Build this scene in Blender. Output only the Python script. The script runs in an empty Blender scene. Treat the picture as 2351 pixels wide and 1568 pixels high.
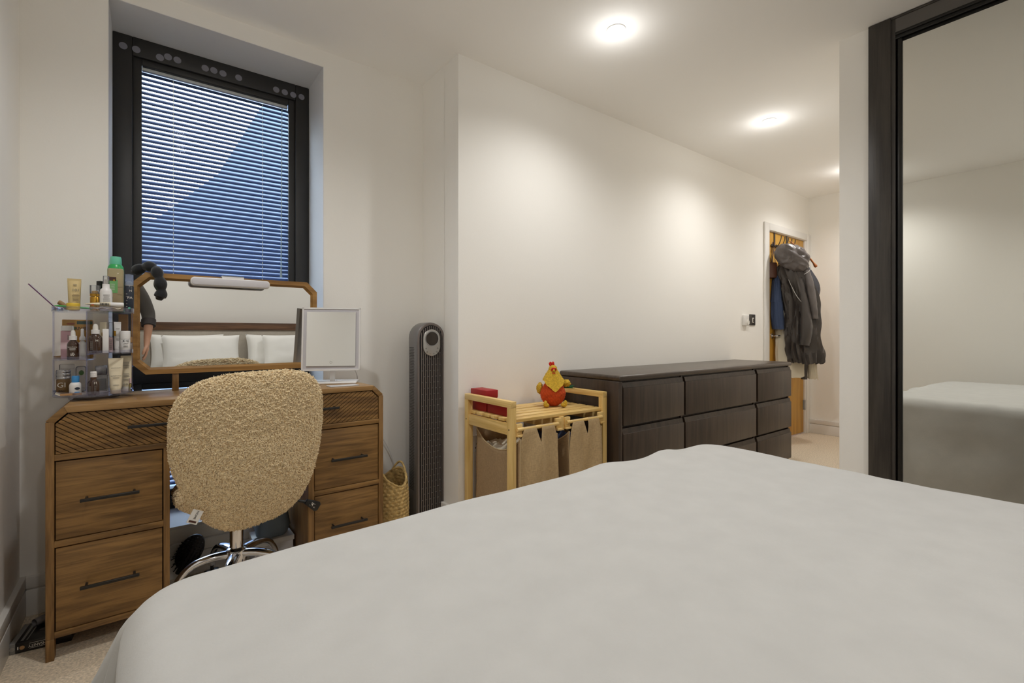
import bpy, bmesh, math, random
import numpy as np
from mathutils import Vector, Matrix, noise
random.seed(7)
S = bpy.context.scene
COL = S.collection
PI = math.pi

# ------------------------------------------------------------------ camera, world, light, exposure
YAW = 0.653
cam_d = bpy.data.cameras.new('camera'); cam = bpy.data.objects.new('camera', cam_d); COL.objects.link(cam)
cam.location = (0, 0, 1.02); cam.rotation_euler = (PI/2, 0, -YAW)
cam_d.sensor_width = 36.0; cam_d.lens = 1093.0/2351.0*36.0; cam_d.shift_y = -18.0/2351.0
cam_d.clip_start = 0.01; cam_d.clip_end = 60
S.camera = cam
S.view_settings.view_transform = 'Standard'; S.view_settings.look = 'None'
S.view_settings.exposure = -0.27; S.view_settings.gamma = 1.0; S.view_settings.use_curve_mapping = False
W = bpy.data.worlds.new('sky'); S.world = W; W.use_nodes = True
bg = W.node_tree.nodes['Background']; bg.inputs['Color'].default_value = (0.70, 0.84, 1.0, 1); bg.inputs['Strength'].default_value = 10.0
S.cycles.max_bounces = 20; S.cycles.diffuse_bounces = 16; S.cycles.glossy_bounces = 5; S.cycles.transparent_max_bounces = 24
S.cycles.use_denoising = True
S.cycles.sample_clamp_indirect = 6.0
S.cycles.caustics_reflective = False; S.cycles.caustics_refractive = False

CEIL = 2.42
SPOTS = [(0.18, 1.45), (1.713, 1.45), (3.243, 1.458), (4.75, 1.46), (0.18, -0.40), (1.713, -0.40)]
SPOT_W = 39.0; FILL_W = 1.2; LC = (1.0, 0.985, 0.962)
for i, (x, y) in enumerate(SPOTS):
    ld = bpy.data.lights.new('downlight_beam', 'SPOT'); ld.energy = SPOT_W; ld.color = LC
    ld.spot_size = math.radians(150); ld.spot_blend = 0.9; ld.shadow_soft_size = 0.035
    lo = bpy.data.objects.new('downlight_beam', ld); COL.objects.link(lo); lo.location = (x, y, CEIL-0.022)
    pd_ = bpy.data.lights.new('ceiling_fill', 'POINT'); pd_.energy = FILL_W; pd_.color = LC; pd_.shadow_soft_size = 0.03
    po = bpy.data.objects.new('ceiling_fill', pd_); COL.objects.link(po); po.location = (x, y, CEIL-0.12)  # added unseen point lamp under each downlight, fill and glow for the ceiling

# ------------------------------------------------------------------ materials
def lin(c):
    return tuple(((v/255)/12.92 if v/255 <= 0.04045 else ((v/255+0.055)/1.055)**2.4) for v in c)
def mat(name, rgb, rough=0.5, metal=0.0, bump=0, bscale=200, var=0, vscale=8, **kw):
    m = bpy.data.materials.new(name); m.use_nodes = True; nt = m.node_tree; b = nt.nodes['Principled BSDF']
    c = lin(rgb); b.inputs['Base Color'].default_value = (*c, 1); b.inputs['Roughness'].default_value = rough; b.inputs['Metallic'].default_value = metal
    for k, v in kw.items(): b.inputs[k.replace('_', ' ')].default_value = v
    if var or bump: tc = nt.nodes.new('ShaderNodeTexCoord')
    if var:
        n = nt.nodes.new('ShaderNodeTexNoise'); n.inputs['Scale'].default_value = vscale; n.inputs['Detail'].default_value = 5
        r = nt.nodes.new('ShaderNodeValToRGB'); nt.links.new(tc.outputs['Object'], n.inputs['Vector']); nt.links.new(n.outputs['Fac'], r.inputs['Fac'])
        r.color_ramp.elements[0].position = 0.3; r.color_ramp.elements[1].position = 0.7
        r.color_ramp.elements[0].color = (*[x*(1-var) for x in c], 1); r.color_ramp.elements[1].color = (*[min(1, x*(1+var)) for x in c], 1)
        nt.links.new(r.outputs['Color'], b.inputs['Base Color'])
    if bump:
        n2 = nt.nodes.new('ShaderNodeTexNoise'); n2.inputs['Scale'].default_value = bscale; n2.inputs['Detail'].default_value = 3
        bp = nt.nodes.new('ShaderNodeBump'); bp.inputs['Strength'].default_value = bump; bp.inputs['Distance'].default_value = 0.004
        nt.links.new(tc.outputs['Object'], n2.inputs['Vector']); nt.links.new(n2.outputs['Fac'], bp.inputs['Height']); nt.links.new(bp.outputs['Normal'], b.inputs['Normal'])
    return m
def wood(name, dark, light, axis='X', scale=1.0, rough=0.5, contrast=(0.35, 0.68), fine=60):
    """grain runs along the given axis"""
    m = bpy.data.materials.new(name); m.use_nodes = True; nt = m.node_tree; b = nt.nodes['Principled BSDF']
    tc = nt.nodes.new('ShaderNodeTexCoord'); mp = nt.nodes.new('ShaderNodeMapping')
    s = [14*scale]*3; s['XYZ'.index(axis)] = 1.2*scale; mp.inputs['Scale'].default_value = s
    n = nt.nodes.new('ShaderNodeTexNoise'); n.inputs['Scale'].default_value = 2.2; n.inputs['Detail'].default_value = 4; n.inputs['Distortion'].default_value = 0.6
    mp2 = nt.nodes.new('ShaderNodeMapping'); s2 = [fine*6*scale]*3; s2['XYZ'.index(axis)] = 6*scale; mp2.inputs['Scale'].default_value = s2
    n2 = nt.nodes.new('ShaderNodeTexNoise'); n2.inputs['Scale'].default_value = 1.0; n2.inputs['Detail'].default_value = 2
    mx = nt.nodes.new('ShaderNodeMath'); mx.operation = 'MULTIPLY_ADD'; mx.inputs[1].default_value = 0.45
    r = nt.nodes.new('ShaderNodeValToRGB'); r.color_ramp.elements[0].position = contrast[0]+0.2; r.color_ramp.elements[1].position = contrast[1]+0.2
    r.color_ramp.elements[0].color = (*lin(dark), 1); r.color_ramp.elements[1].color = (*lin(light), 1)
    L = nt.links
    L.new(tc.outputs['Object'], mp.inputs['Vector']); L.new(tc.outputs['Object'], mp2.inputs['Vector'])
    L.new(mp.outputs['Vector'], n.inputs['Vector']); L.new(mp2.outputs['Vector'], n2.inputs['Vector'])
    L.new(n2.outputs['Fac'], mx.inputs[0]); L.new(n.outputs['Fac'], mx.inputs[2]); L.new(mx.outputs[0], r.inputs['Fac'])
    L.new(r.outputs['Color'], b.inputs['Base Color']); b.inputs['Roughness'].default_value = rough
    bp = nt.nodes.new('ShaderNodeBump'); bp.inputs['Strength'].default_value = 0.12; bp.inputs['Distance'].default_value = 0.002
    L.new(n2.outputs['Fac'], bp.inputs['Height']); L.new(bp.outputs['Normal'], b.inputs['Normal'])
    return m
def clear(name, tint=(0.93, 0.95, 0.97), edge=0.35, rough=0.02, body=None, body_fac=0.0):
    """clear plastic or thin glass: transmits, reflects by fresnel; body = milky share"""
    m = bpy.data.materials.new(name); m.use_nodes = True; nt = m.node_tree; nt.nodes.clear()
    o = nt.nodes.new('ShaderNodeOutputMaterial'); t = nt.nodes.new('ShaderNodeBsdfTransparent'); t.inputs['Color'].default_value = (*tint, 1)
    g = nt.nodes.new('ShaderNodeBsdfGlossy'); g.inputs['Roughness'].default_value = rough; g.inputs['Color'].default_value = (0.9, 0.92, 1, 1)
    lw = nt.nodes.new('ShaderNodeFresnel'); lw.inputs['IOR'].default_value = 1.45
    mu = nt.nodes.new('ShaderNodeMath'); mu.operation = 'MULTIPLY'; mu.inputs[1].default_value = edge*2; mu.use_clamp = True
    mx = nt.nodes.new('ShaderNodeMixShader'); L = nt.links
    L.new(lw.outputs['Fac'], mu.inputs[0]); L.new(mu.outputs[0], mx.inputs['Fac']); L.new(t.outputs[0], mx.inputs[1]); L.new(g.outputs[0], mx.inputs[2])
    out = mx
    if body:
        d = nt.nodes.new('ShaderNodeBsdfDiffuse'); d.inputs['Color'].default_value = (*lin(body), 1)
        m2 = nt.nodes.new('ShaderNodeMixShader'); m2.inputs['Fac'].default_value = body_fac; L.new(mx.outputs[0], m2.inputs[1]); L.new(d.outputs[0], m2.inputs[2]); out = m2
    L.new(out.outputs[0], o.inputs['Surface']); return m
def emit(name, rgb, s):
    m = bpy.data.materials.new(name); m.use_nodes = True; b = m.node_tree.nodes['Principled BSDF']
    b.inputs['Base Color'].default_value = (0.9, 0.9, 0.9, 1); b.inputs['Emission Color'].default_value = (*rgb, 1); b.inputs['Emission Strength'].default_value = s; return m
def weave(name, rgb, scale=900, var=0.3, rough=0.9):
    m = bpy.data.materials.new(name); m.use_nodes = True; nt = m.node_tree; b = nt.nodes['Principled BSDF']; L = nt.links
    tc = nt.nodes.new('ShaderNodeTexCoord'); c = lin(rgb); outs = []
    for sc in ((scale, scale, scale*0.06), (scale*0.06, scale*0.06, scale)):
        mp = nt.nodes.new('ShaderNodeMapping'); mp.inputs['Scale'].default_value = sc; n = nt.nodes.new('ShaderNodeTexNoise'); n.inputs['Scale'].default_value = 1.0; n.inputs['Detail'].default_value = 2
        L.new(tc.outputs['Object'], mp.inputs['Vector']); L.new(mp.outputs['Vector'], n.inputs['Vector']); outs.append(n.outputs['Fac'])
    a = nt.nodes.new('ShaderNodeMath'); a.operation = 'ADD'; L.new(outs[0], a.inputs[0]); L.new(outs[1], a.inputs[1])
    h = nt.nodes.new('ShaderNodeMath'); h.operation = 'MULTIPLY'; h.inputs[1].default_value = 0.5; L.new(a.outputs[0], h.inputs[0])
    r = nt.nodes.new('ShaderNodeValToRGB'); r.color_ramp.elements[0].position = 0.35; r.color_ramp.elements[1].position = 0.65
    r.color_ramp.elements[0].color = (*[x*(1-var) for x in c], 1); r.color_ramp.elements[1].color = (*[min(1, x*(1+var)) for x in c], 1)
    L.new(h.outputs[0], r.inputs['Fac']); L.new(r.outputs['Color'], b.inputs['Base Color']); b.inputs['Roughness'].default_value = rough
    bp = nt.nodes.new('ShaderNodeBump'); bp.inputs['Strength'].default_value = 0.3; bp.inputs['Distance'].default_value = 0.001
    L.new(h.outputs[0], bp.inputs['Height']); L.new(bp.outputs['Normal'], b.inputs['Normal']); return m

M = dict(
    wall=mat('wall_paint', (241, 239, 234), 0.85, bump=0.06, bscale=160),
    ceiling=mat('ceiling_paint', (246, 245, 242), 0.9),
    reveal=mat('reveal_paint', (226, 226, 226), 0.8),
    trim=mat('white_gloss_trim', (228, 226, 222), 0.35),
    carpet=mat('beige_carpet', (214, 199, 177), 0.98, bump=0.9, bscale=170, var=0.28, vscale=130),
    frame=mat('dark_window_frame', (44, 43, 42), 0.45),
    dot=mat('grey_dot', (128, 128, 138), 0.5),
    slat=mat('blind_slat', (50, 72, 120), 0.32, Specular_IOR_Level=0.6),
    cord=mat('blind_cord', (220, 225, 225), 0.6),
    glass=clear('window_glass', (0.97, 0.985, 0.99), 0.03, rough=0.02),
    acrylic=clear('clear_acrylic', (0.99, 0.99, 0.995), 0.28, body=(215, 215, 235), body_fac=0.015),
    acrylic_edge=clear('acrylic_edge', (0.90, 0.90, 0.97), 0.8, body=(190, 190, 225), body_fac=0.09),
    clear=clear('clear_plastic', (0.95, 0.96, 0.97), 0.5, body=(225, 225, 225), body_fac=0.10),
    building=mat('outside_building', (88, 100, 122), 0.8),
    oak=wood('desk_oak_along', (98, 70, 36), (146, 110, 62), 'X', 1.9, 0.45),
    oak_v=wood('desk_oak_upright', (104, 74, 38), (146, 110, 64), 'Z', 1.9, 0.45),
    oak_top=wood('desk_oak_top', (138, 104, 62), (172, 136, 88), 'X', 1.0, 0.28),
    oak_d=wood('desk_oak_dark', (86, 60, 32), (120, 88, 48), 'X', 1.0, 0.5),
    oak_frame=wood('mirror_frame_oak', (128, 92, 46), (172, 130, 72), 'X', 1.0, 0.45),
    gap=mat('dark_gap', (20, 15, 11), 0.8),
    black_metal=mat('black_handle_metal', (52, 50, 48), 0.4, 0.6),
    mirror=mat('mirror_silver', (238, 239, 238), 0.0, 1.0),
    white=mat('white_plastic', (226, 225, 224), 0.35),
    white_matt=mat('white_matt', (222, 220, 214), 0.6),
    grey_white=mat('pale_grey_plastic', (205, 203, 208), 0.4),
    teddy=mat('teddy_fabric', (242, 219, 178), 0.95, bump=0.6, bscale=420, var=0.16, vscale=120, Sheen_Weight=0.25),
    chrome=mat('chrome', (225, 225, 228), 0.08, 1.0),
    black=mat('black_plastic', (24, 24, 24), 0.4),
    bamboo=wood('bamboo', (206, 170, 98), (236, 204, 138), 'X', 1.0, 0.4),
    bamboo_v=wood('bamboo_upright', (206, 170, 98), (234, 202, 136), 'Z', 1.0, 0.4),
    bamboo_y=wood('bamboo_across', (206, 170, 98), (236, 204, 138), 'Y', 1.0, 0.4),
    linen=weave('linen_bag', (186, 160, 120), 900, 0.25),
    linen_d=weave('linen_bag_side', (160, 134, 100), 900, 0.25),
    piping=mat('bag_piping', (190, 168, 130), 0.8),
    chest=wood('black_brown_veneer', (47, 37, 30), (69, 56, 46), 'Z', 1.0, 0.36),
    chest_top=wood('black_brown_top', (64, 54, 46), (80, 70, 60), 'X', 1.0, 0.30),
    red=mat('red_card', (158, 26, 30), 0.5),
    orange=mat('orange_wool', (196, 74, 24), 0.95, bump=0.5, bscale=300, var=0.2, vscale=90),
    yellow=mat('yellow_plush', (206, 168, 52), 0.95, bump=0.8, bscale=350, var=0.2, vscale=120),
    redfelt=mat('red_felt', (200, 34, 22), 0.9),
    green=mat('green_tail', (34, 92, 56), 0.9),
    eye=mat('dark_eye', (20, 24, 40), 0.2),
    fan=mat('fan_gunmetal', (128, 126, 126), 0.32, 0.45),
    fan_dark=mat('fan_grille', (122, 114, 110), 0.35, 0.3),
    fan_black=mat('fan_inside', (14, 13, 13), 0.5),
    silver=mat('silver_plate', (190, 188, 184), 0.3, 0.8),
    screen=mat('fan_screen', (60, 54, 48), 0.15),
    straw=mat('basket_straw', (190, 162, 106), 0.85, bump=0.4, bscale=220, var=0.35, vscale=60),
    door_oak=wood('door_oak', (176, 128, 42), (202, 154, 62), 'Z', 0.7, 0.45),
    coat=mat('dark_nylon', (60, 54, 50), 0.36, bump=0.25, bscale=25, Sheen_Weight=0.1),
    coat_hood=mat('grey_nylon', (94, 88, 86), 0.38, bump=0.25, bscale=30),
    coat_blue=mat('blue_grey_nylon', (66, 66, 72), 0.4, bump=0.2, bscale=30),
    blue=mat('blue_knit', (60, 74, 104), 0.9, bump=0.2, bscale=500),
    cream=mat('cream_cotton', (206, 198, 178), 0.85),
    leather=mat('brown_leather', (94, 60, 46), 0.4),
    hanger=mat('hanger_wood', (160, 92, 40), 0.4),
    cover=mat('bedspread_cloth', (190, 189, 186), 0.9, bump=0.10, bscale=260, var=0.035, vscale=14, Sheen_Weight=0.08),
    sheet=mat('white_bedding', (236, 235, 231), 0.85),
    headboard=weave('headboard_linen', (170, 162, 150), 900, 0.12),
    walnut=wood('headboard_walnut', (78, 54, 38), (116, 84, 60), 'X', 1.0, 0.45),
    wardrobe=wood('wardrobe_dark_veneer', (46, 42, 39), (64, 59, 54), 'Z', 1.2, 0.4),
    track=mat('wardrobe_track', (40, 39, 37), 0.35, 0.5),
    fascia=mat('wardrobe_fascia', (92, 88, 84), 0.5),
    wardrobe_mirror=mat('wardrobe_mirror', (242, 242, 236), 0.0, 1.0),
    lamp=emit('lamp_disc', (1.0, 0.98, 0.95), 14),
    amber=mat('amber_glass', (58, 34, 18), 0.12, Coat_Weight=0.5),
    amber_l=mat('amber_glass_light', (82, 50, 22), 0.12, Coat_Weight=0.5),
    gold=mat('gold_metal', (186, 142, 56), 0.28, 0.8),
    goldtube=mat('gold_tube', (214, 192, 140), 0.35, 0.3),
    tin=mat('tin_lid', (180, 180, 182), 0.25, 0.9),
    jarbrown=mat('brown_jar', (122, 92, 52), 0.4),
    cap_blue=mat('blue_cap', (58, 136, 196), 0.4),
    navy=mat('navy_can', (34, 42, 56), 0.3),
    pink=mat('pink_bottle', (196, 158, 168), 0.4),
    pink_l=mat('pink_label', (222, 194, 200), 0.5),
    cream_tube=mat('cream_tube', (226, 216, 190), 0.4),
    cream_tube2=mat('cream_tube_back', (216, 206, 180), 0.45),
    orange_box=mat('orange_card', (226, 166, 58), 0.5),
    green_leaf=mat('dark_green_print', (44, 84, 60), 0.5),
    lime=mat('green_print', (96, 150, 60), 0.5),
    brown_card=mat('brown_card', (176, 136, 92), 0.6),
    green_can=mat('green_can', (52, 168, 92), 0.3),
    teal=mat('teal_cap', (104, 196, 164), 0.35),
    beige_bottle=clear('beige_bottle', (0.90, 0.82, 0.70), 0.4, body=(206, 184, 150), body_fac=0.55),
    green_label=mat('green_label', (110, 170, 104), 0.5),
    brown_print=mat('brown_print', (70, 40, 32), 0.5),
    yjar=mat('yellow_jar', (222, 188, 58), 0.4),
    cork=mat('cork_brown', (150, 116, 74), 0.6),
    pen_green=mat('green_pen', (40, 168, 60), 0.4),
    purple=mat('purple_edge', (96, 50, 92), 0.4),
    ink=mat('black_ink', (34, 32, 32), 0.6),
    ink_w=mat('white_ink', (226, 222, 214), 0.6),
    ink_g=mat('grey_ink', (120, 116, 110), 0.6),
    foil=mat('pale_foil', (206, 196, 176), 0.35, 0.2),
    grey_blue=mat('grey_blue_leather', (110, 124, 138), 0.5, var=0.08, vscale=10),
    lavender=mat('white_card_box', (224, 222, 226), 0.5),
    dvd=mat('black_dvd_case', (30, 28, 27), 0.3),
    dvd_grey=mat('grey_band', (128, 126, 122), 0.4),
    grey_tube=mat('grey_tube', (122, 118, 118), 0.5),
    socket=mat('socket_white', (226, 224, 220), 0.35),
    switch_dark=mat('dark_switch_plate', (74, 70, 66), 0.35, 0.4),
    skin=mat('skin', (196, 148, 120), 0.55), hair=mat('dark_hair', (48, 36, 28), 0.7),
    sweater=mat('grey_wool_sweater', (84, 80, 76), 0.95, bump=0.4, bscale=300), trousers=mat('black_trousers', (38, 36, 38), 0.9),
    velvet=mat('black_velvet', (22, 23, 28), 0.9, bump=0.3, bscale=150, Sheen_Weight=0.3),
)

# ------------------------------------------------------------------ geometry helpers
class MB:
    def __init__(s): s.v = []; s.f = []
    def add(s, vs, fs, T=None):
        n = len(s.v)
        s.v += [tuple(T @ Vector(v)) if T is not None else tuple(v) for v in vs]; s.f += [tuple(i+n for i in f) for f in fs]; return s
    def box(s, x0, x1, y0, y1, z0, z1, T=None):
        return s.add([(x0,y0,z0),(x1,y0,z0),(x1,y1,z0),(x0,y1,z0),(x0,y0,z1),(x1,y0,z1),(x1,y1,z1),(x0,y1,z1)],
                     [(0,3,2,1),(4,5,6,7),(0,1,5,4),(1,2,6,5),(2,3,7,6),(3,0,4,7)], T)
    def prism(s, poly, y0, y1, axis='Y', T=None):
        """poly in the plane across axis: Y -> (x,z), X -> (y,z), Z -> (x,y)"""
        n = len(poly)
        def P(p, h): return (p[0], h, p[1]) if axis == 'Y' else ((h, p[0], p[1]) if axis == 'X' else (p[0], p[1], h))
        vs = [P(p, y0) for p in poly]+[P(p, y1) for p in poly]
        fs = [tuple(range(n)), tuple(range(2*n-1, n-1, -1))]+[(i, i+n, (i+1) % n+n, (i+1) % n) for i in range(n)]
        return s.add(vs, fs, T)
    def lathe(s, prof, c=(0, 0, 0), n=24, T=None, sx=1, sy=1, a0=0, a1=2*PI):
        full = abs(a1-a0-2*PI) < 1e-6; m = n if full else n+1
        vs = []; fs = []; k = len(prof)
        for i in range(m):
            a = a0+(a1-a0)*i/n
            for r, z in prof: vs.append((c[0]+r*math.cos(a)*sx, c[1]+r*math.sin(a)*sy, c[2]+z))
        for i in range(n):
            j = (i+1) % m
            for q in range(k-1): fs.append((i*k+q, j*k+q, j*k+q+1, i*k+q+1))
        if not full: fs += [tuple(range(k)), tuple((m-1)*k+q for q in range(k-1, -1, -1))]
        return s.add(vs, fs, T)
    def tube(s, pts, r, n=10, cap=True, T=None, sec=None):
        pts = [Vector(p) for p in pts]; N = len(pts); vs = []; fs = []
        up = Vector((0, 0, 1)); prev = None
        for i, p in enumerate(pts):
            t = (pts[min(i+1, N-1)]-pts[max(i-1, 0)]).normalized()
            if prev is None:
                a = t.orthogonal().normalized() if abs(t.dot(up)) > 0.95 else t.cross(up).normalized()
            else: a = (prev-t*prev.dot(t)).normalized()
            prev = a; b = t.cross(a); rr = r[i] if hasattr(r, '__len__') else r
            for k in range(n):
                q = 2*PI*k/n; vs.append(p+a*math.cos(q)*rr+b*math.sin(q)*rr*(sec or 1))
        for i in range(N-1):
            for k in range(n): fs.append((i*n+k, i*n+(k+1) % n, (i+1)*n+(k+1) % n, (i+1)*n+k))
        if cap: fs += [tuple(range(n-1, -1, -1)), tuple((N-1)*n+k for k in range(n))]
        return s.add(vs, fs, T)
    def ball(s, c, r, nu=16, nv=10, T=None, fn=None):
        rx, ry, rz = r if hasattr(r, '__len__') else (r, r, r); vs = []; fs = []
        vs.append((c[0], c[1], c[2]-rz))
        for j in range(1, nv):
            ph = -PI/2+PI*j/nv
            for i in range(nu):
                a = 2*PI*i/nu; vs.append((c[0]+rx*math.cos(ph)*math.cos(a), c[1]+ry*math.cos(ph)*math.sin(a), c[2]+rz*math.sin(ph)))
        vs.append((c[0], c[1], c[2]+rz)); top = len(vs)-1
        for i in range(nu):
            fs.append((0, 1+(i+1) % nu, 1+i)); fs.append((top, top-nu+i, top-nu+(i+1) % nu))
            for j in range(nv-2): fs.append((1+j*nu+i, 1+j*nu+(i+1) % nu, 1+(j+1)*nu+(i+1) % nu, 1+(j+1)*nu+i))
        if fn: vs = [fn(Vector(v)) for v in vs]
        return s.add(vs, fs, T)
    def grid(s, P, closed_u=False):
        """P[i][j] points"""
        nu = len(P); nv = len(P[0]); vs = [p for r in P for p in r]; fs = []
        for i in range(nu if closed_u else nu-1):
            for j in range(nv-1): fs.append((i*nv+j, ((i+1) % nu)*nv+j, ((i+1) % nu)*nv+j+1, i*nv+j+1))
        return s.add(vs, fs)

def cr(pts, n):
    """smooth curve through points (any dimension), n samples per span"""
    P = [np.array(p, float) for p in pts]; out = []
    for i in range(len(P)-1):
        p0 = P[max(i-1, 0)]; p1 = P[i]; p2 = P[i+1]; p3 = P[min(i+2, len(P)-1)]
        for k in range(n):
            t = k/n; out.append(0.5*((2*p1)+(-p0+p2)*t+(2*p0-5*p1+4*p2-p3)*t*t+(-p0+3*p1-3*p2+p3)*t**3))
    out.append(P[-1]); return out

def wloc(o):
    x = Vector((0, 0, 0))
    while o is not None: x = x+o.location; o = o.parent
    return x
def obj(name, mb, m, parent=None, bevel=0, smooth=False, local=False, seg=2, kind=None, label=None, fix=True):
    me = bpy.data.meshes.new(name); v = mb.v
    if parent is not None and not local:
        off = wloc(parent); v = [(a-off.x, b-off.y, c-off.z) for a, b, c in v]
    me.from_pydata(v, [], mb.f)
    if bevel or fix:
        bm = bmesh.new(); bm.from_mesh(me)
        if fix: bmesh.ops.recalc_face_normals(bm, faces=bm.faces)
        if bevel:
            es = [e for e in bm.edges if len(e.link_faces) == 2 and e.calc_face_angle(0) > 0.5]
            bmesh.ops.bevel(bm, geom=es, offset=bevel, segments=seg, profile=0.5, affect='EDGES', clamp_overlap=True)
        bm.to_mesh(me); bm.free()
    me.materials.append(m)
    if smooth or bevel:
        me.polygons.foreach_set('use_smooth', [True]*len(me.polygons))
        try: me.set_sharp_from_angle(angle=0.7 if not bevel else 0.9)
        except Exception: pass
    o = bpy.data.objects.new(name, me); COL.objects.link(o)
    if parent is not None: o.parent = parent
    if kind: o['kind'] = kind
    if label: o['label'] = label
    return o
def thing(name, label, cat, loc, rz=0, group=None):
    o = bpy.data.objects.new(name, None); COL.objects.link(o); o.location = loc; o.rotation_euler = (0, 0, rz)
    o.empty_display_size = 0.05
    o['label'] = label; o['category'] = cat
    if group: o['group'] = group
    return o
def tag(o, label, cat, group=None):
    o['label'] = label; o['category'] = cat
    if group: o['group'] = group
    return o
def struct(name, mb, m, parent=None, bevel=0, smooth=False):
    o = obj(name, mb, m, parent, bevel, smooth); 
    if parent is None: o['kind'] = 'structure'
    return o
def text(parent, body, size, loc, m, rot=(PI/2, 0, 0), name='lettering', sx=1.0, ext=0.00015):
    """flat print; loc in the parent's local frame"""
    cu = bpy.data.curves.new(name, 'FONT'); cu.body = body; cu.size = size; cu.align_x = 'CENTER'; cu.align_y = 'CENTER'; cu.extrude = ext; cu.resolution_u = 3
    cu.materials.append(m); o = bpy.data.objects.new(name, cu); COL.objects.link(o); me = bpy.data.meshes.new_from_object(o.evaluated_get(bpy.context.evaluated_depsgraph_get())); bpy.data.objects.remove(o); bpy.data.curves.remove(cu)
    if not me.materials: me.materials.append(m)
    o = bpy.data.objects.new(name, me); COL.objects.link(o); o.parent = parent; o.location = loc; o.rotation_euler = rot; o.scale = (sx, 1, 1); return o
def lines(parent, cx, y, zs, w, m, h=0.0012, name='printed_lines', wob=0.25):
    mb = MB()
    for z in zs:
        ww = w*(1-wob*random.random()); mb.box(cx-ww/2, cx+ww/2, y-0.0002, y, z-h/2, z+h/2)
    return obj(name, mb, m, parent, local=True)

# ------------------------------------------------------------------ room shell
YW, YF, XL, XA, XN, XE, YN, YB = 2.44, 2.054, -0.367, 1.233, 2.63, 5.44, 0.858, -1.20
RX0, RX1, RZ0, RZ1, YG = -0.124, 0.692, 0.20, 2.342, 2.745
struct('floor', MB().box(-0.6, 5.7, -1.5, 2.9, -0.1, 0), M['carpet'])
cm = MB().box(-0.6, 5.7, -1.5, 2.9, CEIL, CEIL+0.1)
struct('ceiling', cm, M['ceiling'])
struct('wall_left', MB().box(XL-0.15, XL, YB-0.2, YW+0.32, 0, CEIL), M['wall'])
ww = MB(); ww.box(XL, RX0, YW, YG+0.02, 0, CEIL); ww.box(RX1, XA+0.2, YW, YG+0.02, 0, CEIL); ww.box(RX0, RX1, YW, YG+0.02, RZ1, CEIL); ww.box(RX0, RX1, YW, YG+0.02, 0, RZ0)
struct('wall_window', ww, M['wall'])
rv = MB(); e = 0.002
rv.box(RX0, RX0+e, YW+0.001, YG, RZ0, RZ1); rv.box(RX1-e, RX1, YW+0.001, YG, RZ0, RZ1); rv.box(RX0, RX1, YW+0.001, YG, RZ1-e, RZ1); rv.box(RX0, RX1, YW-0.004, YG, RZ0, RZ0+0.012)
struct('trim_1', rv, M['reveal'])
struct('wall_alcove', MB().box(XA, XA+0.2, YF+0.139, YW+0.001, 0, CEIL), M['wall'])
DX0, DX1, DZ = 4.535, 5.372, 1.995
wf = MB(); wf.box(XA, DX0, YF, YF+0.14, 0, CEIL); wf.box(DX1, XE+0.1, YF, YF+0.14, 0, CEIL); wf.box(DX0, DX1, YF, YF+0.14, DZ, CEIL)
struct('wall_far', wf, M['wall'])
struct('wall_end', MB().box(XE, XE+0.1, YN-0.1, YF, 0, CEIL), M['wall'])
struct('wall_corridor', MB().box(XN, XE, YN-0.116, YN, 0, CEIL), M['wall'], bevel=0)
struct('wall_back', MB().box(XL-0.15, 3.4, YB-0.15, YB, 0, CEIL), M['wall'])
def skirt(name, x0, x1, y0, y1, face):
    """two-step skirting board with a groove; face = side that looks into the room"""
    mb = MB(); t = 0.018
    def slab(d, z0, z1):
        if face == '-y': mb.box(x0, x1, y1-d, y1, z0, z1)
        if face == '+x': mb.box(x0, x0+d, y0, y1, z0, z1)
        if face == '-x': mb.box(x1-d, x1, y0, y1, z0, z1)
    slab(t, 0, 0.094); slab(t*0.55, 0.094, 0.100); slab(t, 0.100, 0.142)
    o = obj(name, mb, M['trim'], bevel=0.002); o['kind'] = 'structure'
skirt('baseboard_left', XL, XL+0.02, YB, YW, '+x')
skirt('baseboard_window', XL+0.018, RX0, 2.40, YW, '-y')
skirt('baseboard_sill', RX0, RX1, 2.40, YW, '-y')
skirt('baseboard_window_right', RX1, XA, 2.40, YW, '-y')
skirt('baseboard_alcove', XA-0.02, XA, YF, YW-0.018, '-x')
skirt('baseboard_far', XA, 4.45, 2.03, YF, '-y')
skirt('baseboard_end', XE-0.02, XE, YN, YF, '-x')

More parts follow.
